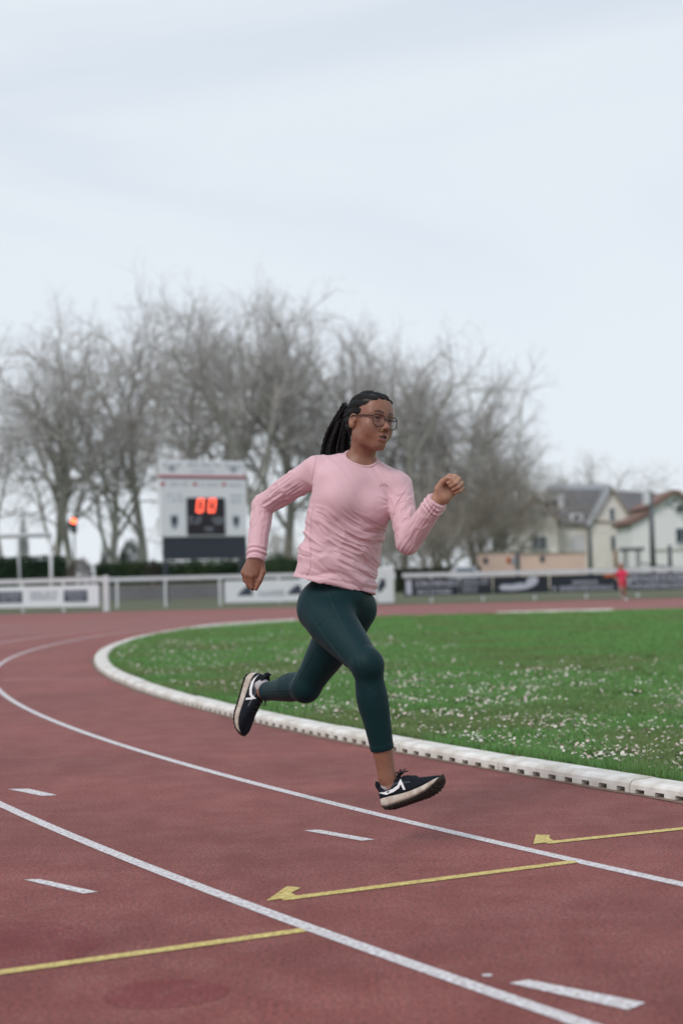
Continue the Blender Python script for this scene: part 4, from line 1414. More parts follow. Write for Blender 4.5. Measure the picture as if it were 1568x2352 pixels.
tag(ban, 'long white banner with two dark printed blocks on the left fence', 'banner')
out3 = np.append(nAB, 0)
bx = np.append(dAB, 0)
def blk(u0, u1, z0, z1, m, nm, par, org=None, ux=None, o3=None):
    org = np.append(ba, 0) if org is None else org; ux = bx if ux is None else ux; o3 = out3 if o3 is None else o3
    p = [org + ux * u0, org + ux * u1]
    mb = MB().prism([np.append(p[0][:2], z0) + o3 * .012, np.append(p[1][:2], z0) + o3 * .012, np.append(p[1][:2], z1) + o3 * .012, np.append(p[0][:2], z1) + o3 * .012], o3 * .008)
    return mb.build(nm, m, par)
for (u0, u1, sd) in ((.55, 1.72, 1), (3.85, 5.2, 2)):
    b_ = blk(u0, u1, .38, .82, M_ink, 'printed_block', ban)
    g_ = MB(); glyphs(g_, np.append(ba, 0) + out3 * .02, bx, u0 + .1, u1 - .1, .62, .74, 10 + sd, .95, out3); g_.build('lettering', M_inkw, b_)
    g_ = MB(); glyphs(g_, np.append(ba, 0) + out3 * .02, bx, u0 + .15, u1 - .2, .45, .55, 20 + sd, .9, out3); g_.build('lettering', M_inkw, b_)
g_ = MB()
for z0, z1, sd in ((.72, .80, 5), (.60, .67, 6), (.48, .55, 7)): glyphs(g_, np.append(ba, 0) + out3 * .012, bx, 2.05, 3.5, z0, z1, sd, .85, out3, .006)
o_ = g_.build('lettering', M_inkg, ban)

Cm, Dm = at(243, 1340, 61)[:2], at(880, 1340, 61)[:2]
midf = fence_line('low white railing with wires in the gap below the scoreboard', [at(x, 1340, 61)[:2] for x in (269, 380, 505, 640, 760)], 1.20, Cm + V(-.3, 0), Dm, 1.16)
p, q_ = at(516, 1340, 60.85)[:2], at(862, 1340, 60.85)[:2]
ban2 = panel('banner', p, q_, .12, 1.02, .02, M_banw, None)
tag(ban2, 'white banner with small dark emblems behind the runner, right of the railing', 'banner')
ux = np.append(unit(q_ - p), 0); o3 = V(0, -1, 0)
org = np.append(p, 0)
for u0, k in ((.55, 0), (2.6, 1), (4.4, 2)):
    mb = MB()
    for (du, z0, z1, w) in ((0, .40, .52, .62), (.12, .52, .66, .45), (.28, .66, .78, .26)):
        a_ = org + ux * (u0 + du); b_ = a_ + ux * w
        mb.prism([np.append(a_[:2], z0) + o3 * .014, np.append(b_[:2], z0) + o3 * .014, np.append(b_[:2], z1) + o3 * .014, np.append(a_[:2], z1) + o3 * .014], o3 * .008)
    mb.build('emblem', M_ink, ban2)
mb = MB(); glyphs(mb, org + o3 * .012, ux, 1.4, 2.4, .35, .6, 33, .8, o3, .006); mb.build('lettering', M_inkg, ban2)

pil = empty('advert_pillar', tuple(np.append(at(885, 1385, 57)[:2], 0)))
tag(pil, 'square white padded pillar where the white and black banners meet', 'pillar')
c_ = at(885, 1385, 57)
MB().box((c_[0], c_[1], .70), (.66, .5, 1.40), 0, .04).build('casing', M_post, pil)
mb = MB()
for (dx, z0, z1, w) in ((-.2, .45, .75, .18), (-.1, .6, .95, .22)):
    mb.box((c_[0] + dx, c_[1] - .256, (z0 + z1) / 2), (w, .01, z1 - z0))
mb.build('emblem', M_ink, pil)

E0, E1 = V(2.3, 57.0), V(40, 57.0)
rightf = fence_line('white rail fence along the far straight carrying the black banners', [V(x, 57.0) for x in np.arange(3.4, 40, 2.0)], 1.06, E0, E1, 1.05, wire=False)
specs = [(2.35, 4.45, 'black banner with two lines of white lettering beside the white pillar', 1),
         (4.50, 5.75, 'short black banner with stacked narrow white lines of text', 2),
         (5.80, 7.95, 'black banner with a large white swirl shaped logo', 3),
         (8.00, 10.95, 'long black banner with an orange mark above white lettering', 4),
         (11.00, 13.4, 'black banner with dense white lettering left of the distant child', 5),
         (13.45, 16.2, 'black banner with tall white letters right of the distant child', 6),
         (16.25, 19.0, 'black banner with white letters at the right edge of the picture', 7)]
for (x0, x1, lab, kd) in specs:
    b_ = panel('banner', V(x0, 56.86), V(x1, 56.86), .26, .93, .02, M_bank, None)
    tag(b_, lab, 'banner', 'black banners on the far fence')
    org = V(x0, 56.846, 0); ux = V(1, 0, 0); W_ = x1 - x0
    mb = MB()
    if kd == 1:
        mb.box((x0 + .18, 56.83, .60), (.22, .012, .55)); glyphs(mb, org, ux, .42, W_ - .1, .62, .84, 41, .95, o3); glyphs(mb, org, ux, .5, W_ - .35, .32, .50, 42, .95, o3)
    elif kd == 2:
        for i, z0 in enumerate((.78, .64, .50, .36)): glyphs(mb, org, ux, .1, W_ - (.1 if i < 2 else .55), z0, z0 + .09, 43 + i, .95, o3)
    elif kd == 3:
        pts = [(.30, .40), (.22, .52), (.35, .62), (.70, .60), (1.05, .66), (1.25, .62), (1.30, .78), (1.42, .88), (1.62, .90), (1.74, .82), (1.72, .66), (1.55, .52), (1.25, .42), (.8, .38)]
        mb.prism([(x0 + a, 56.842, b) for a, b in pts], (0, -.012, 0))
    elif kd == 4:
        glyphs(mb, org, ux, .1, W_ - .1, .32, .50, 47, .95, o3); glyphs(mb, org, ux, .85, 1.8, .56, .70, 48, .95, o3)
        m2 = MB(); m2.prism([(x0 + a, 56.842, b) for a, b in ((2.05, .80), (2.55, .80), (2.48, .92), (2.15, .93))], (0, -.012, 0)); m2.build('emblem', M_inko, b_)
        m2 = MB(); m2.tube([(x0 + 2.9 + .16 * math.cos(a), 56.838, .6 + .16 * math.sin(a)) for a in np.linspace(0, 6.28, 15)], .03, 5); m2.build('emblem', M_inkw, b_)
    elif kd == 5:
        glyphs(mb, org, ux, .08, W_ - .1, .60, .86, 49, .97, o3); glyphs(mb, org, ux, .08, W_ - .1, .32, .54, 50, .97, o3)
    else:
        glyphs(mb, org, ux, .1, W_ - .1, .36, .84, 50 + kd, 1.0, o3)
    mb.build('lettering', M_inkw, b_)

# --- goal frame at the left
gz, gd = 3.16, 62.0
gx = at(118, 1300, gd)[0]
goal = empty('goal', (gx, gd, 0)); tag(goal, 'white goal frame standing behind the fence at the left edge', 'goal')
MB().tube([(gx, gd, 0), (gx, gd, gz)], .075, 12).build('post', M_post, goal, True)
MB().tube([(gx - 7.3, gd, 0), (gx - 7.3, gd, gz)], .075, 12).build('post', M_post, goal, True)
MB().tube([(gx + .02, gd, gz), (gx - 7.32, gd, gz)], .105, 12).build('crossbar', M_post, goal, True)
pg = at(48, 1325, gd + 1.6)
MB().tube([(pg[0], pg[1], 0), (pg[0] , gd + 1.2, gz - .2)], .05, 8).build('back_stanchion', M_rail, goal, True)

# --- scoreboard
sb_c = at(469, 1300, 75)
sb = empty('scoreboard', (sb_c[0], sb_c[1], 0), math.radians(28))
tag(sb, 'white electronic scoreboard with red lit digits over a dark lower panel', 'scoreboard')
M_sbw = mat('scoreboard_white', (.80, .81, .83), rough=.5, var=.05, scale=1)
M_sbr = mat('scoreboard_red', (.42, .055, .075), rough=.5)
M_sbd = mat('scoreboard_dark', (.030, .038, .052), rough=.6)
M_disp = mat('display_black', (.012, .006, .012), rough=.25)
M_led = mat('red_led', (.8, .05, .02), emit=(1.0, .15, .08), estr=5.5)
M_teal = mat('scoreboard_teal', (.30, .42, .45), rough=.5)
Wd = 5.15
sb.scale = (.92, 1, 1)
lbuild(MB().box((0, 0, 4.83), (Wd, .30, 3.00), 0, .02), 'casing', M_sbw, sb)
lbuild(MB().box((0, -.02, 6.83), (Wd * .985, .16, .78), 0, .02), 'header', M_sbw, sb)
lbuild(MB().box((0, -.07, 6.385), (Wd, .22, .11)), 'red_stripe', M_sbr, sb)
lbuild(MB().box((0, -.06, 6.29), (Wd, .20, .06)), 'teal_stripe', M_teal, sb)
lbuild(MB().box((.08, 0, 2.74), (Wd * .965, .22, 1.16), 0, .02), 'lower_panel', M_sbd, sb)
for s in (-1, 1): lbuild(MB().box((s * Wd * .44, .02, 1.07), (.20, .18, 2.15)), 'leg', M_sbd, sb)
disp_ = lbuild(MB().box((.10, -.165, 4.36), (2.28, .06, 1.90), 0, .01), 'display', M_disp, sb)
def digit(u, v, w, h, sl=.16):
    mb = MB()
    def seg(a, b):
        n = 7
        for k in range(n):
            t = k / (n - 1)
            x, z = a[0] + (b[0] - a[0]) * t, a[1] + (b[1] - a[1]) * t
            mb.box((u + x + sl * z, -.205, v + z), (.040, .03, .040), 0, .010)
    seg((0, h), (w, h)); seg((0, h * .54), (0, h)); seg((w, h * .54), (w, h)); seg((0, 0), (0, h * .46)); seg((w, 0), (w, h * .46)); seg((0, 0), (w, 0))
    return lbuild(mb, 'digit', M_led, disp_)
digit(-.46, 4.60, .33, .62); digit(.24, 4.60, .33, .62)
for (u0, u1, z0, z1, sd) in ((-.98, -.22, 4.16, 4.34, 61), (.42, 1.12, 4.10, 4.32, 62), (-.18, .42, 3.62, 3.80, 63), (-.98, -.3, 3.98, 4.10, 64), (.5, 1.1, 3.95, 4.06, 65)):
    mb = MB(); glyphs(mb, V(.05, -.196, 0), V(1, 0, 0), u0, u1, z0, z1, sd, .95); lbuild(mb, 'lettering', M_inkg, disp_)
def shield(u, v, w, h):
    pts = [(-.5, .5), (.5, .5), (.5, -.05), (.32, -.32), (0, -.5), (-.32, -.32), (-.5, -.05)]
    sh = lbuild(MB().prism([(u + a * w, -.150, v + b * h) for a, b in pts], (0, -.012, 0)), 'crest', M_inkg, sb)
    m2 = MB()
    m2.prism([(u + a * w * .8, -.163, v + .12 * h + b * h * .4) for a, b in ((-.45, .6), (.45, .6), (.35, -.4), (0, -.9), (-.35, -.4))], (0, -.006, 0))
    lbuild(m2, 'crest_field', M_ink, sh)
shield(-1.78, 4.05, .46, .78); shield(1.92, 4.05, .42, .70)
for u in (-2.42, -.52, 1.22): lbuild(MB().box((u, -.155, 6.0), (.26, .014, .16)), 'red_label', M_sbr, sb)
for (u0, u1, z0, z1, sd) in ((-2.0, -.9, 5.92, 6.06, 71), (-.2, .9, 5.90, 6.04, 72), (1.5, 2.4, 5.9, 6.02, 73), (-2.2, -1.3, 5.38, 5.50, 74), (-2.2, -1.25, 5.12, 5.24, 75), (1.5, 2.3, 5.35, 5.47, 76), (1.55, 2.3, 5.08, 5.18, 77),
                           (-1.0, 1.1, 6.92, 7.08, 78), (-.7, .6, 6.62, 6.72, 79)):
    mb = MB(); glyphs(mb, V(0, -.146 if z0 < 6.2 else -.096, 0), V(1, 0, 0), u0, u1, z0, z1, sd, .9, th=.006); lbuild(mb, 'lettering', M_inkg, sb)
for u in (-1.85, 1.85):
    mb = MB()
    for k, (w, z) in enumerate(((1.0, .20), (1.1, .10), (.8, 0), (.55, -.10), (.25, -.20))):
        for s in (-1, 1): mb.bar((u + s * w * .22, -.104, 6.83 + z), (u + s * w * .5, -.104, 6.83 + z + .03), .008, .04)
    mb.prism([(u + .17 * math.cos(a), -.102, 6.83 + .2 * math.sin(a)) for a in np.linspace(0, 6.28, 13)[:-1]], (0, -.006, 0))
    lbuild(mb, 'emblem', M_inkg, sb)

# --- red signal light between the trees
sp_ = at(170, 1197, 104)
sig = empty('signal_light', (sp_[0], sp_[1], 0)); tag(sig, 'red lit signal light on a thin pole among the left trees', 'signal light')
MB().tube([(sp_[0], sp_[1] + .1, 0), (sp_[0], sp_[1] + .1, sp_[2] + .3)], .06, 8).build('pole', M_wire, sig, True)
MB().box((sp_[0], sp_[1], sp_[2] - .3), (.42, .22, 1.1), 0, .05).build('housing', M_sbd, sig)
vs, q = uv_sphere(None, 1, 16, 10)
link('lens', mesh_np('lens', np.array(sp_) + V(0, -.12, 0) + vs * V(.16, .06, .16), quads=q), mat('red_lamp', (.8, .05, .02), emit=(1.0, .10, .035), estr=9.0), sig)

# --- bare trees
def grow(seed, H, spread=1.0, fork=.22, lean=(0, 0), dense=1.0, limbs=5):
    r = np.random.default_rng(seed)
    lv = []
    def poly(start, d, L, r0, r1, K, wob, up):
        pts = [start]; dd = d.copy()
        for k in range(K - 1):
            dd = dd + r.normal(0, wob, dd.shape) + np.array([0, 0, up])
            dd /= np.linalg.norm(dd, axis=1, keepdims=True)
            pts.append(pts[-1] + dd * (L / (K - 1))[:, None])
        P = np.stack(pts, 1)
        R = r0[:, None] + (r1 - r0)[:, None] * np.linspace(0, 1, K)[None]
        return P, R
    d0 = unit(V(lean[0], lean[1], 1))[None]
    P, R = poly(np.zeros((1, 3)), d0, np.array([H * (fork + .25)]), np.array([H * .0145]), np.array([H * .0085]), 8, .07, .03)
    lv.append((P, R, 9))
    def child(P, R, n, tmin, tmax, ang, Lk, rk, K, wob, up, jl=.35):
        N, Kp = P.shape[:2]
        t = tmin + (tmax - tmin) * (np.arange(n)[None] + r.random((N, n))) / n
        f = t * (Kp - 1); i = np.minimum(f.astype(int), Kp - 2); w = f - i
        I = np.arange(N)[:, None]
        s = P[I, i] * (1 - w)[..., None] + P[I, i + 1] * w[..., None]
        pd = P[I, i + 1] - P[I, i]; pl_ = np.linalg.norm(pd, axis=-1, keepdims=True); pd = pd / pl_
        rr = R[I, i] * (1 - w) + R[I, i + 1] * w
        az = np.arange(n)[None] * 2.4 + r.random((N, 1)) * 6.28 + r.normal(0, .5, (N, n))
        ref = np.cross(pd, np.where(np.abs(pd[..., 2:3]) < .85, np.array([0, 0, 1.0]), np.array([1.0, 0, 0]))); ref /= np.linalg.norm(ref, axis=-1, keepdims=True)
        o = np.cross(pd, ref)
        pe = np.cos(az)[..., None] * ref + np.sin(az)[..., None] * o
        a = ang * r.uniform(.7, 1.25, (N, n))[..., None]
        d = pd * np.cos(a) + pe * np.sin(a)
        L = Lk * r.uniform(1 - jl, 1 + jl, (N, n)) * (1.15 - .45 * t)
        rc = np.minimum(rr * .72, rk * r.uniform(.8, 1.2, (N, n)))
        return poly(s.reshape(-1, 3), d.reshape(-1, 3), L.ravel(), rc.ravel(), rc.ravel() * .45, K, wob, up)
    a = child(P, R, limbs, .32, 1.0, .62 * spread, H * .50, H * .0060, 9, .12, .075)
    lv.append((*a, 7))
    b = child(*a, 7, .20, 1.0, .80 * spread, H * .22, H * .0027, 7, .17, .035)
    lv.append((*b, 5))
    c = child(*b, 7, .15, 1.0, .85, H * .105, H * .0014, 5, .20, .02)
    lv.append((*c, 4))
    n4 = max(2, int(3.4 * dense))
    d = child(*c, n4, .12, 1.0, .85, H * .058, H * .00070, 4, .22, .02)
    lv.append((*d, 3))
    e = child(*d, 3 if dense > 1.2 else 2, .2, 1.0, .9, H * .032, H * .00052, 3, .25, -.02)
    lv.append((*e, 3))
    return lv
def tubes_np(levels):
    V_, Q_, off_ = [], [], 0
    for P, R, n in levels:
        N, K = P.shape[:2]
        T = np.gradient(P, axis=1); T /= np.linalg.norm(T, axis=2, keepdims=True) + 1e-9
        ref = np.where(np.abs(T[..., 2:3]) < .9, np.array([0, 0, 1.0]), np.array([1.0, 0, 0]))
        u = np.cross(T, ref); u /= np.linalg.norm(u, axis=2, keepdims=True) + 1e-9
        w = np.cross(T, u)
        a = np.arange(n) * 2 * np.pi / n
        ring = P[:, :, None, :] + R[:, :, None, None] * (np.cos(a)[None, None, :, None] * u[:, :, None, :] + np.sin(a)[None, None, :, None] * w[:, :, None, :])
        V_.append(ring.reshape(-1, 3))
        base = off_ + np.arange(N)[:, None, None] * K * n + np.arange(K - 1)[None, :, None] * n
        k = np.arange(n)[None, None, :]
        q = np.stack([base + k, base + (k + 1) % n, base + n + (k + 1) % n, base + n + k], -1)
        Q_.append(q.reshape(-1, 4)); off_ += N * K * n
    return np.concatenate(V_), np.concatenate(Q_)
M_bark = mat('plane_bark', (.47, .45, .40), rough=.9, color2=(.31, .31, .26), scale=1.6, bump=.3, bscale=12)
M_twig = mat('bare_twigs', (.50, .465, .44), rough=.9, var=.3, scale=.5)
M_scrub = mat('brown_scrub_twigs', (.42, .37, .31), rough=.9, var=.3, scale=.5)
protos = []
for (sd, spread, fork, dense, limbs) in ((101, 1.0, .14, 1.0, 7), (102, .9, .20, 1.0, 6), (103, 1.15, .08, 1.0, 6), (104, .95, .18, 1.0, 7)):
    lv = grow(sd, 20.0, spread, fork, (RNG.normal(0, .06), RNG.normal(0, .06)), dense, limbs)
    vt, qt = tubes_np(lv[:2]); vc, qc = tubes_np(lv[2:])
    top = float(np.percentile(vc[:, 2], 99.3))
    protos.append((mesh_np('trunk', vt, quads=qt, mats=[M_bark]), mesh_np('crown', vc, quads=qc, mats=[M_twig]), top))
def smooth_flag(me):
    me.polygons.foreach_set('use_smooth', np.ones(len(me.polygons), bool))
for t_ in protos: smooth_flag(t_[0]); smooth_flag(t_[1])
def tree(k, px, d, top_py, rz, label, group='bare plane trees behind the hedge', wide=1.0):
    x = at(px, 1300, d)[0]
    hz = at(px, top_py, d)[2]
    s = hz / protos[k][2]
    root = empty('plane_tree', (x, d, 0), rz); tag(root, label, 'tree', group)
    root.scale = (s * wide, s * wide, s)
    for nm, me in (('trunk', protos[k][0]), ('crown', protos[k][1])):
        o = bpy.data.objects.new(nm, me); COL.objects.link(o); o.parent = root
T = [(2, 12, 100, 775, .3, 'bare tree at the far left edge of the picture, trunk cut by the frame', 1.0),
     (0, 110, 112, 800, 1.9, 'bare tree just left of the red signal light', .95),
     (3, 166, 106, 760, 4.0, 'bare forked tree rising behind the red signal light', .9),
     (2, 262, 108, 700, 2.2, 'bare tree with a low fork between the signal light and the scoreboard', 1.0),
     (1, 335, 110, 645, .9, 'tallest bare tree, its top standing highest left of the scoreboard', .85),
     (0, 440, 118, 680, 3.3, 'bare tree directly behind the scoreboard', .9),
     (3, 530, 112, 690, 5.2, 'bare tree whose trunk rises at the right edge of the scoreboard', .9),
     (1, 600, 108, 655, 2.6, "bare tree above the runner's bent right elbow", .85),
     (0, 668, 116, 690, .2, "bare tree to the right of the runner's right sleeve", .95),
     (2, 745, 112, 745, 4.6, "bare tree behind the runner's braids", .9),
     (3, 835, 118, 740, 1.2, "bare tree directly behind the runner's head", .95),
     (1, 925, 114, 765, 3.9, "bare tree just right of the runner's glasses", .9),
     (0, 1010, 120, 850, 5.6, "bare tree behind the runner's raised left fist", .9),
     (3, 1090, 118, 820, 2.9, "bare tree with a rounded top to the right of the runner's raised fist", .95),
     (1, 1162, 122, 885, 1.5, 'rightmost tall bare tree, left of the slate roofed house', .9),
     (2, 1135, 126, 850, 2.4, 'bare tree filling the gap behind the two rightmost tall trees', .9),
     (0, 880, 124, 735, 4.9, "bare tree set back between the runner's head and raised fist", .9)]
for (k, px, d, tp_, rz, lab, wd) in T: tree(k, px, d, tp_, rz, lab, wide=wd)
tree(0, 1325, 190, 1040, 2.0, 'distant bare tree showing over the slate roof', wide=1.2)
tree(3, 1262, 185, 1075, .4, 'distant bare tree over the left gable of the slate roofed house', wide=1.2)
# brown scrub: denser low trees
lv = grow(131, 9.0, 1.25, .03, (0, 0), 1.8, 9)
vt, qt = tubes_np(lv[:2]); vc, qc = tubes_np(lv[2:])
scrub = (mesh_np('trunk', vt, quads=qt, mats=[M_bark]), mesh_np('crown', vc * 1.0, quads=qc, mats=[M_scrub]), vc[:, 2].max())
smooth_flag(scrub[0]); smooth_flag(scrub[1])
protos.append(scrub)
for (px, d, tp_, rz, lab) in ((980, 100, 1085, .3, 'brown leafless thicket tree just right of the white pillar'), (1045, 109, 1050, 1.7, 'brown leafless thicket tree under the raised fist'),
                              (1100, 113, 1030, 3.0, 'brown leafless thicket tree above the left end of the pink wall'), (1135, 118, 1000, 4.4, 'tall brown leafless thicket tree beside the cream house'),
                              (1185, 165, 1040, 5.3, 'brown leafless thicket tree rising behind the left gable of the cream house'), (915, 103, 1130, 2.4, "brown leafless thicket tree behind the runner's left shoulder"),
                              (650, 104, 1190, 1.0, "low brown thicket between the runner's right arm and her back"), (1010, 112, 1010, 2.9, "brown thicket tree behind the runner's left elbow")):
    tree(4, px, d, tp_, rz, lab, 'brown thicket trees on the right', 1.15)

# --- evergreens and hedge: clouds of leaf faces
def leaf_cloud(cs, rs, n, size, seed, core=.55, c_a=(.018, .050, .022), c_b=(.040, .085, .032)):
    r = np.random.default_rng(seed)
    cs, rs = np.asarray(cs, float), np.asarray(rs, float)
    vol = rs.prod(1) ** .8; k = r.choice(len(cs), n, p=vol / vol.sum())
    d = r.normal(0, 1, (n, 3)); d /= np.linalg.norm(d, axis=1, keepdims=True)
    rad = core + (1 - core) * r.random(n) ** .6
    rad *= .85 + .3 * vnoise(d * 3 + k[:, None] * 7.3, seed)
    p = cs[k] + d * rad[:, None] * rs[k]
    a, b = r.normal(0, 1, (n, 3)), r.normal(0, 1, (n, 3))
    a /= np.linalg.norm(a, axis=1, keepdims=True); b /= np.linalg.norm(b, axis=1, keepdims=True)
    s = size * r.uniform(.6, 1.3, (n, 1))
    v = np.concatenate([p - a * s, p + a * s, p + b * s * 1.3]); i = np.arange(n)
    t = r.random((n, 1)); c = np.asarray(c_a) * (1 - t) + np.asarray(c_b) * t
    return v, np.c_[i, n + i, 2 * n + i], np.concatenate([c, c, c])
M_leaf = mat('evergreen_leaves', (.03, .07, .03), rough=.7, vcol=True)
def bush(name, cs, rs, n, size, seed, label, cat_, trunk=None, group=None, **kw):
    c0 = np.mean(cs, 0)
    root = empty(name, (c0[0], c0[1], 0)); tag(root, label, cat_, group)
    v, t, c = leaf_cloud(cs, rs, n, size, seed, **kw)
    link('foliage', mesh_np('foliage', v, tris=t, cols=c), M_leaf, root, False)
    z1 = max(c_[2] for c_ in np.asarray(cs))
    MB().tube([(c0[0], c0[1], 0), (c0[0], c0[1], z1)], [.12 if trunk is None else trunk, .05], 7).build('trunk', M_bark, root, True)
def px_ell(px0, px1, py0, py1, d, depth=None):
    a, b = at(px0, py0, d), at(px1, py1, d)
    c = (a + b) / 2; r = V(abs(b[0] - a[0]) / 2, (depth or abs(b[0] - a[0]) / 2), abs(b[2] - a[2]) / 2)
    return c, r
HX = lambda px, d: at(px, 1300, d)[0]
# clipped hedge running behind the fence
def hedge(label, px0, px1, d, top_py, seed, c_a, c_b, name='hedge', group=None):
    x0, x1 = HX(px0, d), HX(px1, d); zt = at((px0 + px1) / 2, top_py, d)[2]
    r = np.random.default_rng(seed)
    root = empty(name, ((x0 + x1) / 2, d, 0)); tag(root, label, 'hedge', group)
    n = int(1500 * (x1 - x0))
    p = np.c_[r.uniform(x0, x1, n), d + r.uniform(-.7, .7, n), r.uniform(.05, zt, n)]
    face = r.random(n)
    p[:, 1] = np.where(face < .6, d - .75 - .18 * (vnoise(p * 1.7, seed) - .3), p[:, 1])
    p[:, 2] = np.where(face > .8, zt + .16 * (vnoise(p * V(1.5, 1.5, 0), seed + 1) - .4), p[:, 2])
    a, b = r.normal(0, 1, (n, 3)), r.normal(0, 1, (n, 3)); s = .05 * r.uniform(.6, 1.3, (n, 1))
    v = np.concatenate([p - a * s, p + a * s, p + b * s * 1.2]); i = np.arange(n)
    t = np.clip(.25 + .9 * (vnoise(p * V(.8, .8, .8), seed + 3)[:, None] - .4) + .4 * r.random((n, 1)), 0, 1); c = np.asarray(c_a) * (1 - t) + np.asarray(c_b) * t
    link('foliage', mesh_np('foliage', v, tris=np.c_[i, n + i, 2 * n + i], cols=np.concatenate([c, c, c])), M_leaf, root, False)
    MB().box(((x0 + x1) / 2, d + .05, zt * .48), (x1 - x0 - .1, 1.2, zt * .94)).build('branches', mat('hedge_inner', (.012, .022, .012), rough=.95), root)
hedge('dark green clipped hedge at the left behind the goal', -120, 152, 95, 1284, 201, (.012, .038, .018), (.032, .070, .028), group='clipped hedges behind the railing')
hedge('dark green hedge stretching below the scoreboard', 222, 690, 97, 1292, 203, (.014, .040, .016), (.050, .085, .026), group='clipped hedges behind the railing')
hedge('dull brown green hedge beside the pink wall', 905, 1100, 99, 1306, 204, (.040, .045, .028), (.075, .075, .045), group='clipped hedges behind the railing')
c_, r_ = px_ell(150, 218, 1280, 1372, 93); bush('shrub', [c_], [r_], 6000, .045, 211, 'rounded brown leafed shrub in front of the hedge at the left', 'shrub', c_a=(.060, .045, .034), c_b=(.10, .075, .055))
c_, r_ = px_ell(330, 372, 1286, 1372, 94); bush('shrub', [c_], [r_], 4000, .045, 212, 'dark brown shrub at the left foot of the scoreboard', 'shrub', c_a=(.030, .026, .020), c_b=(.055, .045, .034))
c_, r_ = px_ell(34, 76, 1195, 1400, 112); bush('cypress', [c_ - V(0, 0, .3), c_ + V(0, 0, 1.2), c_ - V(0, 0, 2)], [r_ * V(.8, 1, 1), r_ * V(.5, .6, .8), r_ * V(1, 1, .8)], 7000, .06, 213, 'narrow dark cypress rising over the hedge inside the goal', 'tree')
c_, r_ = px_ell(226, 254, 1240, 1330, 110); bush('conifer', [c_, c_ - V(0, 0, 1)], [r_ * V(.6, .6, 1), r_], 3500, .05, 214, 'small pointed conifer above the hedge, right of the signal light', 'tree')
c_, r_ = px_ell(274, 326, 1238, 1330, 112); bush('evergreen_bush', [c_, c_ - V(.5, 0, .6)], [r_, r_ * .8], 6000, .06, 215, 'round dark evergreen above the hedge left of the scoreboard', 'bush')
c_, r_ = px_ell(600, 676, 1268, 1380, 88); bush('shrub', [c_], [r_], 6000, .05, 216, "green shrub behind the fence under the runner's right hand", 'shrub', c_a=(.016, .045, .016), c_b=(.045, .085, .028))
c_, r_ = px_ell(1556, 1760, 1060, 1330, 90)
bush('evergreen_tree', [c_, c_ + V(-.6, 0, 2.2), c_ + V(.4, 0, -2), c_ + V(-2.6, 0, 1.0)], [r_, r_ * .6, r_ * .9, r_ * V(.35, .4, .12)], 14000, .07, 217, 'dark evergreen tree mostly outside the right edge of the picture', 'tree', c_a=(.012, .040, .026), c_b=(.030, .075, .045))
gw = empty('garden_wall', (HX(300, 92.0), 92, 0)); tag(gw, 'long low grey wall at the foot of the hedge', 'wall')
x0, x1 = HX(-60, 92), HX(700, 92)
MB().box(((x0 + x1) / 2, 91.8, .42), (x1 - x0, .2, .84)).build('masonry', mat('grey_render', (.17, .165, .175), rough=.9, var=.15, scale=.6), gw)
MB().box(((x0 + x1) / 2, 91.8, .87), (x1 - x0, .28, .06)).build('coping', M_conc, gw)

# ------------------------------------------------------------------ houses on the right
M_cream = mat('cream_render', (.85, .81, .74), rough=.9, var=.12, scale=.5, bump=.2, bscale=20)
M_wht = mat('white_render', (.86, .85, .83), rough=.9, var=.08, scale=.5)
M_slate = mat('slate', (.21, .205, .215), rough=.6, var=.35, scale=2.5)
M_tile = mat('red_roof_tile', (.25, .145, .115), rough=.8, var=.3, scale=3)
M_zinc = mat('zinc', (.46, .48, .52), rough=.45)
M_glass = mat('window_glass', (.035, .055, .075), rough=.08, spec=.6)
M_shut = mat('white_joinery', (.66, .66, .68), rough=.5)
M_wood = mat('brown_timber', (.22, .14, .09), rough=.8)
M_drain = mat('dark_drainpipe', (.11, .115, .125), rough=.6)
M_band = mat('stone_band', (.36, .31, .25), rough=.9)
def hp3(px, py, d): return at(px, py, d)
DH = 150.0
X = lambda px, d=DH: at(px, 1250, d)[0]
Zp = lambda px, py, d=DH: at(px, py, d)[2]
def gable_block(name, root, px0, px1, pxa, eave_py, apex_py, d, depth, m):
    """Gable-fronted wall block from the ground to the apex."""
    x0, x1, xa = X(px0, d), X(px1, d), X(pxa, d)
    ze, za = Zp(px0, eave_py, d), Zp(pxa, apex_py, d)
    MB().prism([(x0, d, 0), (x1, d, 0), (x1, d, ze), (xa, d, za), (x0, d, ze)], (0, depth, 0)).build(name, m, root)
    return x0, x1, xa, ze, za
def roof_slab(name, m, root, pts_lo, pts_hi, th=.22):
    """Sloping slab between a low edge and a high edge (each a pair of points)."""
    a, b = [np.asarray(p, float) for p in pts_lo]; c, e = [np.asarray(p, float) for p in pts_hi]
    n = np.cross(b - a, e - a); n = unit(n); n = n if n[2] > 0 else -n
    return MB().prism([a, b, c, e], n * th).build(name, m, root)
def courses(name, root, a, b, c, e, rows, cols, m, lift=.23):
    """Rows of roof slates lying on a slope: a-b low edge, e-c high edge."""
    a, b, c, e = [np.asarray(p, float) for p in (a, b, c, e)]
    n = np.cross(b - a, e - a); n = unit(n); n = n if n[2] > 0 else -n
    mb = MB()
    for r in range(rows):
        t0, t1 = r / rows, (r + 1.12) / rows
        for k in range(cols):
            s0, s1 = (k + .03) / cols, (k + .97) / cols
            o = .5 / cols if r % 2 else 0
            P = lambda s, t: (a + (b - a) * min(1, s + o)) * (1 - t) + (e + (c - e) * min(1, s + o)) * t
            p = [P(s0, t0) + n * (lift + .06), P(s1, t0) + n * (lift + .06), P(s1, min(t1, 1)) + n * (lift + .01), P(s0, min(t1, 1)) + n * (lift + .01)]
            mb.add(p, [(0, 1, 2, 3)])
    o_ = mb.build(name, m, root); o_['kind'] = 'stuff'
    return o_
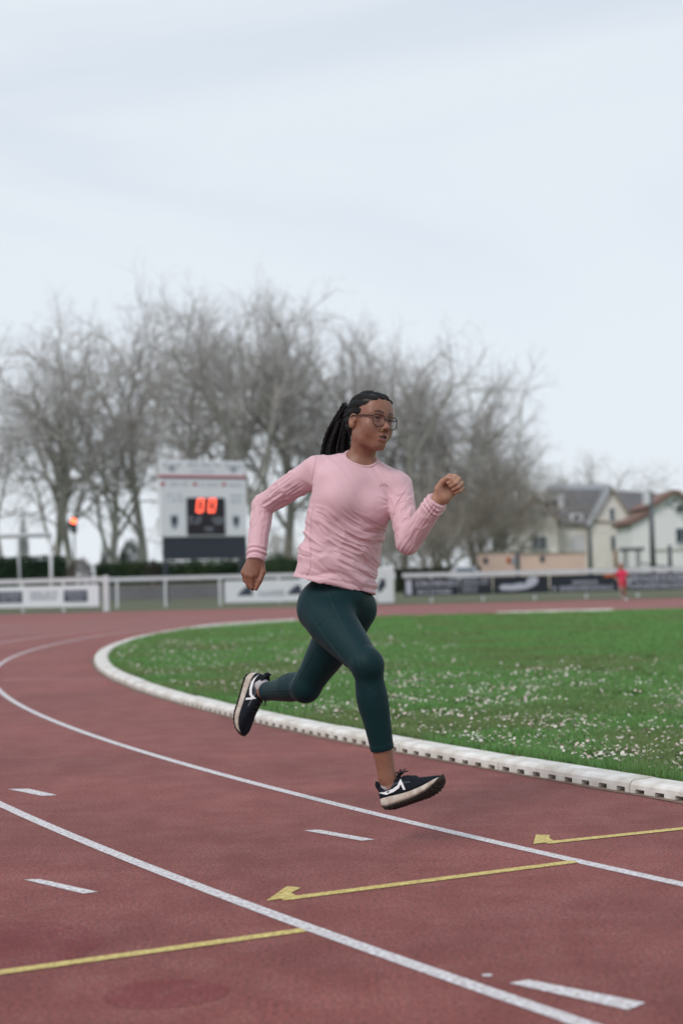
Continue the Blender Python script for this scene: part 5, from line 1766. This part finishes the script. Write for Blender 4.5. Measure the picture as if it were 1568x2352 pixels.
def window(root, px0, px1, py0, py1, d, m=M_glass, frame=M_shut, nm='window', bars=1):
    x0, x1, z0, z1 = X(px0, d), X(px1, d), Zp((px0 + px1) / 2, py1, d), Zp((px0 + px1) / 2, py0, d)
    mb = MB(); t = .12
    mb.box(((x0 + x1) / 2, d - .05, z0 - t / 2), (x1 - x0 + 2 * t, .16, t)); mb.box(((x0 + x1) / 2, d - .03, z1 + t / 2), (x1 - x0 + 2 * t, .12, t))
    for x in (x0 - t / 2, x1 + t / 2): mb.box((x, d - .03, (z0 + z1) / 2), (t, .12, z1 - z0))
    for k in range(bars): mb.box((x0 + (x1 - x0) * (k + 1) / (bars + 1), d - .025, (z0 + z1) / 2), (.07, .10, z1 - z0))
    w = mb.build(nm, frame, root)
    MB().box(((x0 + x1) / 2, d - .01, (z0 + z1) / 2), (x1 - x0, .04, z1 - z0)).build('pane', m, w)
    return w
hA = empty('house', (X(1320), DH, 0)); tag(hA, 'cream two gabled house with a grey slate roof and pale ridge', 'house')
# left wing
x0, x1, xa, ze, za = gable_block('wall', hA, 1193, 1279, 1234, 1192, 1146, DH, 9, M_cream)
roof_slab('roof', M_wood, hA, [(x0 - .3, DH - .4, ze - .2), (x0 - .3, DH + 9, ze - .2)], [(xa, DH + 9, za), (xa, DH - .4, za)])
roof_slab('roof', M_wood, hA, [(x1 + .3, DH - .4, ze - .4), (x1 + .3, DH + 9, ze - .4)], [(xa, DH + 9, za), (xa, DH - .4, za)])
window(hA, 1222, 1253, 1233, 1261, DH - .02)
window(hA, 1218, 1233, 1170, 1188, DH - .02); window(hA, 1239, 1254, 1170, 1188, DH - .02)
# centre
dC = DH + 2.0
cx0, cx1 = X(1270, dC), X(1362, dC); zc = Zp(1315, 1205, dC)
MB().box(((cx0 + cx1) / 2, dC + 3, zc / 2), (cx1 - cx0, 6, zc)).build('wall', M_cream, hA)
zr = Zp(1325, 1126, dC + 3); rx0, rx1 = X(1262, dC + 3), X(1396, dC + 3)
lo0, lo1 = (cx0 - .2, dC - .35, zc - .1), (cx1 + .3, dC - .35, zc - .1)
hi1, hi0 = (rx1, dC + 3, zr), (rx0, dC + 3, zr)
sl = roof_slab('roof', M_slate, hA, [lo0, lo1], [hi1, hi0])
courses('slates', sl, lo0, lo1, hi1, hi0, 16, 24, M_slate)
roof_slab('roof', M_slate, hA, [(cx0 - .2, dC + 6.4, zc - .1), (cx1 + .3, dC + 6.4, zc - .1)], [hi1, hi0])
MB().box(((rx0 + rx1) / 2, dC + 3, zr + .28), (rx1 - rx0 + .3, .6, .55)).build('ridge_cap', M_zinc, hA)
MB().box((X(1293, dC), dC + 1.1, Zp(1293, 1172, dC)), (.62, .9, 3.4)).build('chimney', M_shut, hA)
MB().box((X(1280, dC), dC + 1.3, Zp(1280, 1141, dC)), (1.7, .8, .7)).build('zinc_flashing', M_zinc, hA)
dm = MB().box((X(1325, dC), dC + .6, Zp(1325, 1190, dC)), (1.35, 1.8, .95)).build('dormer', M_shut, hA)
window(hA, 1318, 1332, 1184, 1196, dC - .32)
window(hA, 1315, 1340, 1231, 1272, dC - .02, m=M_shut, nm='shuttered_window')
MB().tube([(X(1352), DH - .1, 0), (X(1352), DH - .1, Zp(1352, 1198))], .19, 8).build('drainpipe', M_drain, hA, True)
# right gable
x0, x1, xa, ze, za = gable_block('wall', hA, 1358, 1447, 1403, 1193, 1121, DH, 12, M_cream)
for (xe, s) in ((x0, -1), (x1, 1)):
    roof_slab('roof', M_slate, hA, [(xe + s * .35, DH - .3, ze - .55), (xe + s * .35, DH + 12, ze - .55)], [(xa, DH + 12, za), (xa, DH - .3, za)])
MB().bar((x0 - .45, DH - .42, ze - .6), (xa, DH - .42, za + .25), .12, .45).build('bargeboard', M_zinc, hA)
MB().bar((x1 + .45, DH - .42, ze - .6), (xa, DH - .42, za + .25), .12, .16).build('bargeboard', M_band, hA)
MB().box(((x0 + x1) / 2, DH - .05, Zp(1403, 1198)), (x1 - x0, .12, .28)).build('stone_band', M_band, hA)
window(hA, 1402, 1411, 1168, 1195, DH - .02, bars=0); window(hA, 1403, 1411, 1232, 1262, DH - .02, bars=0)
# rear roof
dR = DH + 8
a, b = (X(1425, dR), dR, Zp(1425, 1200, dR)), (X(1520, dR), dR, Zp(1520, 1200, dR))
c, e = (X(1510, dR + 4), dR + 4, Zp(1510, 1136, dR + 4)), (X(1405, dR + 4), dR + 4, Zp(1405, 1130, dR + 4))
rr = roof_slab('roof', M_slate, hA, [a, b], [c, e]); courses('slates', rr, a, b, c, e, 12, 22, M_slate)
MB().box(((a[0] + b[0]) / 2, dR + 3, a[2] / 2), (b[0] - a[0], 6, a[2] - .1)).build('wall', M_cream, hA)

dB = 140.0
hB = empty('house', (X(1530, dB), dB, 0)); tag(hB, 'white house with red tiled roof edges at the right edge of the picture', 'house')
bx0, bx1, bxa = X(1501, dB), X(1608, dB), X(1553, dB)
ze, za = Zp(1501, 1166, dB), Zp(1553, 1131, dB)
MB().prism([(bx0, dB, 0), (bx1, dB, 0), (bx1, dB, ze - .6), (bxa, dB, za), (bx0, dB, ze)], (0, 10, 0)).build('wall', M_wht, hB)
for xe, zz in ((bx0 - .3, ze - .15), (bx1 + .3, ze - .85)):
    s = roof_slab('roof', M_tile, hB, [(xe, dB - .5, zz), (xe, dB + 10, zz)], [(bxa, dB + 10, za), (bxa, dB - .5, za)], .34)
lx0 = X(1452, dB); zl0, zl1 = Zp(1452, 1205, dB), Zp(1501, 1180, dB)
MB().prism([(lx0, dB + .4, 0), (bx0, dB + .4, 0), (bx0, dB + .4, zl1), (lx0, dB + .4, zl0)], (0, 8, 0)).build('wall', M_wht, hB)
roof_slab('roof', M_tile, hB, [(lx0 - .4, dB, zl0 - .1), (lx0 - .4, dB + 8, zl0 - .1)], [(bx0, dB + 8, zl1 + .1), (bx0, dB, zl1 + .1)], .36)
window(hB, 1552, 1584, 1214, 1246, dB - .02); window(hB, 1556, 1572, 1160, 1178, dB - .02)
MB().box(((bx0 + bx1) / 2, dB - .04, Zp(1550, 1263, dB)), (bx1 - bx0, .08, .16)).build('plinth_band', M_band, hB)

# pink boundary building
M_pink = mat('pink_render', (.72, .52, .43), rough=.9, var=.10, scale=.6)
M_pinkd = mat('pale_pink_render', (.76, .64, .54), rough=.9, var=.08, scale=.6)
dP = 104.0
pw = empty('boundary_wall', (X(1215, dP), dP, 0)); tag(pw, 'long low pink wall in front of the cream house', 'wall')
a_, b_ = X(1095, dP), X(1182, dP); c_, d_ = X(1189, dP), X(1341, dP)
z1, z2 = Zp(1140, 1271, dP), Zp(1260, 1272, dP)
for (x0, x1, z) in ((a_, b_, z1), (c_, d_, z2)):
    MB().box(((x0 + x1) / 2, dP, z / 2 + .55), (x1 - x0, .3, z - 1.1)).build('upper_wall', M_pink, pw)
    MB().box(((x0 + x1) / 2, dP - .03, .55), (x1 - x0, .34, 1.1)).build('lower_wall', M_pinkd, pw)
    MB().box(((x0 + x1) / 2, dP, z + .04), (x1 - x0 + .1, .44, .09)).build('coping', M_band, pw)
MB().box((X(1185.5, dP), dP - .05, z1 / 2), (X(1190, dP) - X(1181, dP), .42, z1 + .1)).build('pier', M_drain, pw)
for (px, py, m_) in ((1113, 1288, M_ink), (1166, 1287, M_inko), (1176, 1288, M_inkg), (1243, 1284, M_ink)):
    MB().box((X(px, dP), dP - .17, Zp(px, py, dP)), (.30, .06, .42)).build('meter_box', m_, pw)
# floodlight pole, thin posts, shelter
def pole_thing(name, label, cat_, px, d, top_py, r, m, head=None):
    x = X(px, d); z = Zp(px, top_py, d)
    root = empty(name, (x, d, 0)); tag(root, label, cat_)
    MB().tube([(x, d, 0), (x, d, z)], [r * 1.15, r * .85], 10).build('pole', m, root, True)
    if head:
        MB().box((x + head[0], d - .1, z - head[1]), head[2], 0, .03).build('lamp_head', M_shut, root)
        MB().tube([(x, d, z - head[1] + .1), (x + head[0], d - .1, z - head[1] + .1)], .05, 6).build('bracket', m, root)
    return root
pole_thing('floodlight_pole', 'tall dark pole with a pale lamp box between the two houses', 'pole', 1497, 108, 1128, .20, M_drain, (-.35, .55, (.45, .4, .9)))
pole_thing('gate_post', 'short dark post in front of the white house', 'post', 1536, 110, 1252, .17, M_drain)
pole_thing('wooden_post', 'orange brown wooden post left of the small shelter', 'post', 1412, 106, 1262, .16, M_wood)
dS = 112.0
sh = empty('shelter', (X(1448, dS), dS, 0)); tag(sh, 'small dark flat roofed shelter in front of the right gable', 'shelter')
x0, x1, z = X(1424, dS), X(1474, dS), Zp(1448, 1262, dS)
MB().box(((x0 + x1) / 2, dS, z), (x1 - x0, 1.4, .26)).build('roof', M_drain, sh)
for x in (x0 + .35, x1 - .35):
    for dy in (-.5, .5): MB().tube([(x, dS + dy, 0), (x, dS + dy, z - .1)], .06, 6).build('post', M_drain, sh)
MB().box(((x0 + x1) / 2, dS + .4, .9), (x1 - x0 - .9, .1, .9)).build('back_panel', M_rail, sh)
MB().bar((x1 - .2, dS - .4, 1.6), (X(1560, dS), dS - .4, 1.15), .1, .12).build('handrail', M_drain, sh)
# parked car, only its roof showing over the banners
dK = 84.0
xk = X(1062, dK)
car = empty('parked_car', (xk, dK, 0)); tag(car, 'pale parked car seen end on, its roof showing over the black banners', 'car')
M_car = mat('silver_car_paint', (.42, .42, .43), rough=.3, metal=.2)
def ringcar(y, w, z0, z1, top): return [(xk - w, y, z0), (xk - w, y, z1 * .8), (xk - w * top, y, z1), (xk + w * top, y, z1), (xk + w, y, z1 * .8), (xk + w, y, z0)]
vs, fs = loft([ringcar(dK + y, w, .28, z, tp_) for (y, w, z, tp_) in ((-2.05, .74, .80, .9), (-1.9, .84, .95, .92), (-1.2, .86, .98, .93), (1.3, .86, 1.0, .93), (1.95, .82, .92, .9), (2.1, .72, .75, .9))])
cb = MB().add(vs, fs).build('body', M_car, car, True)
vs, fs = loft([ringcar(dK + y, w, .9, z, tp_) for (y, w, z, tp_) in ((-1.75, .76, .96, .95), (-1.25, .76, 1.42, .78), (-.9, .76, 1.52, .76), (.4, .76, 1.53, .76), (1.35, .76, .97, .95))])
MB().add(vs, fs).build('cabin', M_car, car, True)
MB().prism([(xk - .56, dK - 1.66, 1.06), (xk + .56, dK - 1.66, 1.06), (xk + .50, dK - 1.30, 1.40), (xk - .50, dK - 1.30, 1.40)], (0, -.02, .01)).build('rear_window', M_glass, car)
for sx in (-1, 1):
    MB().box((xk + sx * .66, dK - 2.0, .78), (.22, .08, .16)).build('tail_light', M_inko, car)
    for yy in (-1.3, 1.3):
        w_ = MB().tube([(xk + sx * .66, dK + yy, .31), (xk + sx * .86, dK + yy, .31)], .31, 16).build('wheel', M_out, car, True)
        MB().tube([(xk + sx * .84, dK + yy, .31), (xk + sx * .875, dK + yy, .31)], .19, 12).build('rim', M_rail, w_, True)

# ------------------------------------------------------------------ distant runner on the far straight
dQ = 50.5
Qc = at(1428, 1340, dQ); gx, gy = Qc[0], dQ
child = empty('person', (gx, gy, 0)); tag(child, 'distant child in a bright red top and red shorts jogging on the far straight', 'person')
q3 = lambda x, y, z: V(gx + x, gy + y, z)
Fq = Field()
Fq.ell(q3(-.02, -.02, 1.17), (.078, .095, .11), k=.02); Fq.ell(q3(.0, -.04, 1.13), (.055, .07, .075), k=.02)
Fq.cone(q3(0, 0, 1.08), q3(0, 0, .98), .045, .05, k=.03)
Fq.limb(q3(0, 0, .98), q3(0, 0, .66), (0, .3, .7, 1), (.09, .105, .09, .10), k=.05, side=(1, 0, 0), ratio=1.1)
Fq.limb(q3(-.13, 0, .97), q3(-.19, .10, .78), (0, 1), (.04, .032), k=.03); Fq.limb(q3(-.19, .10, .78), q3(-.15, -.06, .68), (0, 1), (.032, .024), k=.02)
Fq.limb(q3(.13, 0, .97), q3(.20, -.04, .78), (0, 1), (.04, .032), k=.03); Fq.limb(q3(.20, -.04, .78), q3(.16, -.20, .86), (0, 1), (.032, .024), k=.02)
for p_ in (q3(-.15, -.07, .66), q3(.155, -.22, .88)): Fq.ell(p_, (.03, .035, .035), k=.02)
Fq.limb(q3(-.06, 0, .66), q3(-.05, -.12, .38), (0, 1), (.075, .05), k=.03); Fq.limb(q3(-.05, -.12, .38), q3(.0, .16, .30), (0, .3, 1), (.05, .05, .032), k=.02)
Fq.limb(q3(.06, 0, .66), q3(.07, .0, .38), (0, 1), (.075, .05), k=.03); Fq.limb(q3(.07, .0, .38), q3(.10, .05, .08), (0, .3, 1), (.05, .05, .030), k=.02)
Fq.limb(q3(.10, .06, .06), q3(.10, -.10, .04), (0, 1), (.036, .03), k=.02); Fq.limb(q3(.0, .18, .30), q3(.02, .20, .16), (0, 1), (.035, .03), k=.02)
v, qd = Fq.mesh(.010, 1)
cc = np.tile(V(.40, .22, .16), (len(v), 1)); link('body', mesh_np('body', v, quads=qd, cols=cc), M_skin, child)
def small(name, build, m, vox=.010):
    f = Field(); build(f); v, qd = f.mesh(vox, 1); return link(name, mesh_np(name, v, quads=qd), m, child)
M_pinktop = mat('bright_red_top', (.72, .035, .10), rough=.7); M_short = mat('red_shorts', (.50, .045, .07), rough=.7); M_ging = mat('auburn_hair', (.24, .075, .03), rough=.6)
def b1(f):
    f.limb(q3(0, 0, 1.0), q3(0, 0, .70), (0, .3, .7, 1), (.098, .115, .10, .112), k=.04, side=(1, 0, 0), ratio=1.1, cut_b=True)
    f.limb(q3(-.13, 0, .98), q3(-.175, .07, .85), (0, 1), (.052, .05), k=.03, cut_b=True); f.limb(q3(.13, 0, .98), q3(.18, -.03, .85), (0, 1), (.052, .05), k=.03, cut_b=True)
small('shirt', b1, M_pinktop)
def b2(f):
    f.ell(q3(0, 0, .66), (.135, .115, .10), k=.03)
    f.limb(q3(-.06, 0, .66), q3(-.055, -.09, .47), (0, 1), (.088, .082), k=.03, cut_b=True); f.limb(q3(.06, 0, .66), q3(.066, .0, .47), (0, 1), (.088, .082), k=.03, cut_b=True)
small('shorts', b2, M_short)
def b3(f):
    f.ell(q3(-.02, .015, 1.20), (.088, .10, .105), k=.02); f.limb(q3(-.05, .10, 1.2), q3(-.09, .15, 1.02), (0, 1), (.04, .02), k=.02)
    f.ell(q3(0, -.10, 1.14), (.075, .06, .09), k=.01, op='s')
small('hair', b3, M_ging)
def b4(f): f.limb(q3(.10, .08, .05), q3(.10, -.13, .035), (0, 1), (.045, .038), k=.02)
small('shoe', b4, M_shut)
def b5(f): f.limb(q3(.0, .19, .33), q3(.02, .225, .12), (0, 1), (.045, .038), k=.02)
small('shoe', b5, M_shut)

# lettering and slate rows are too small to pick apart: joined marks
for o in bpy.data.objects:
    if o.name.split('.')[0] in ('lettering', 'teeth', 'hem_stitch', 'lace'): o['kind'] = 'stuff'
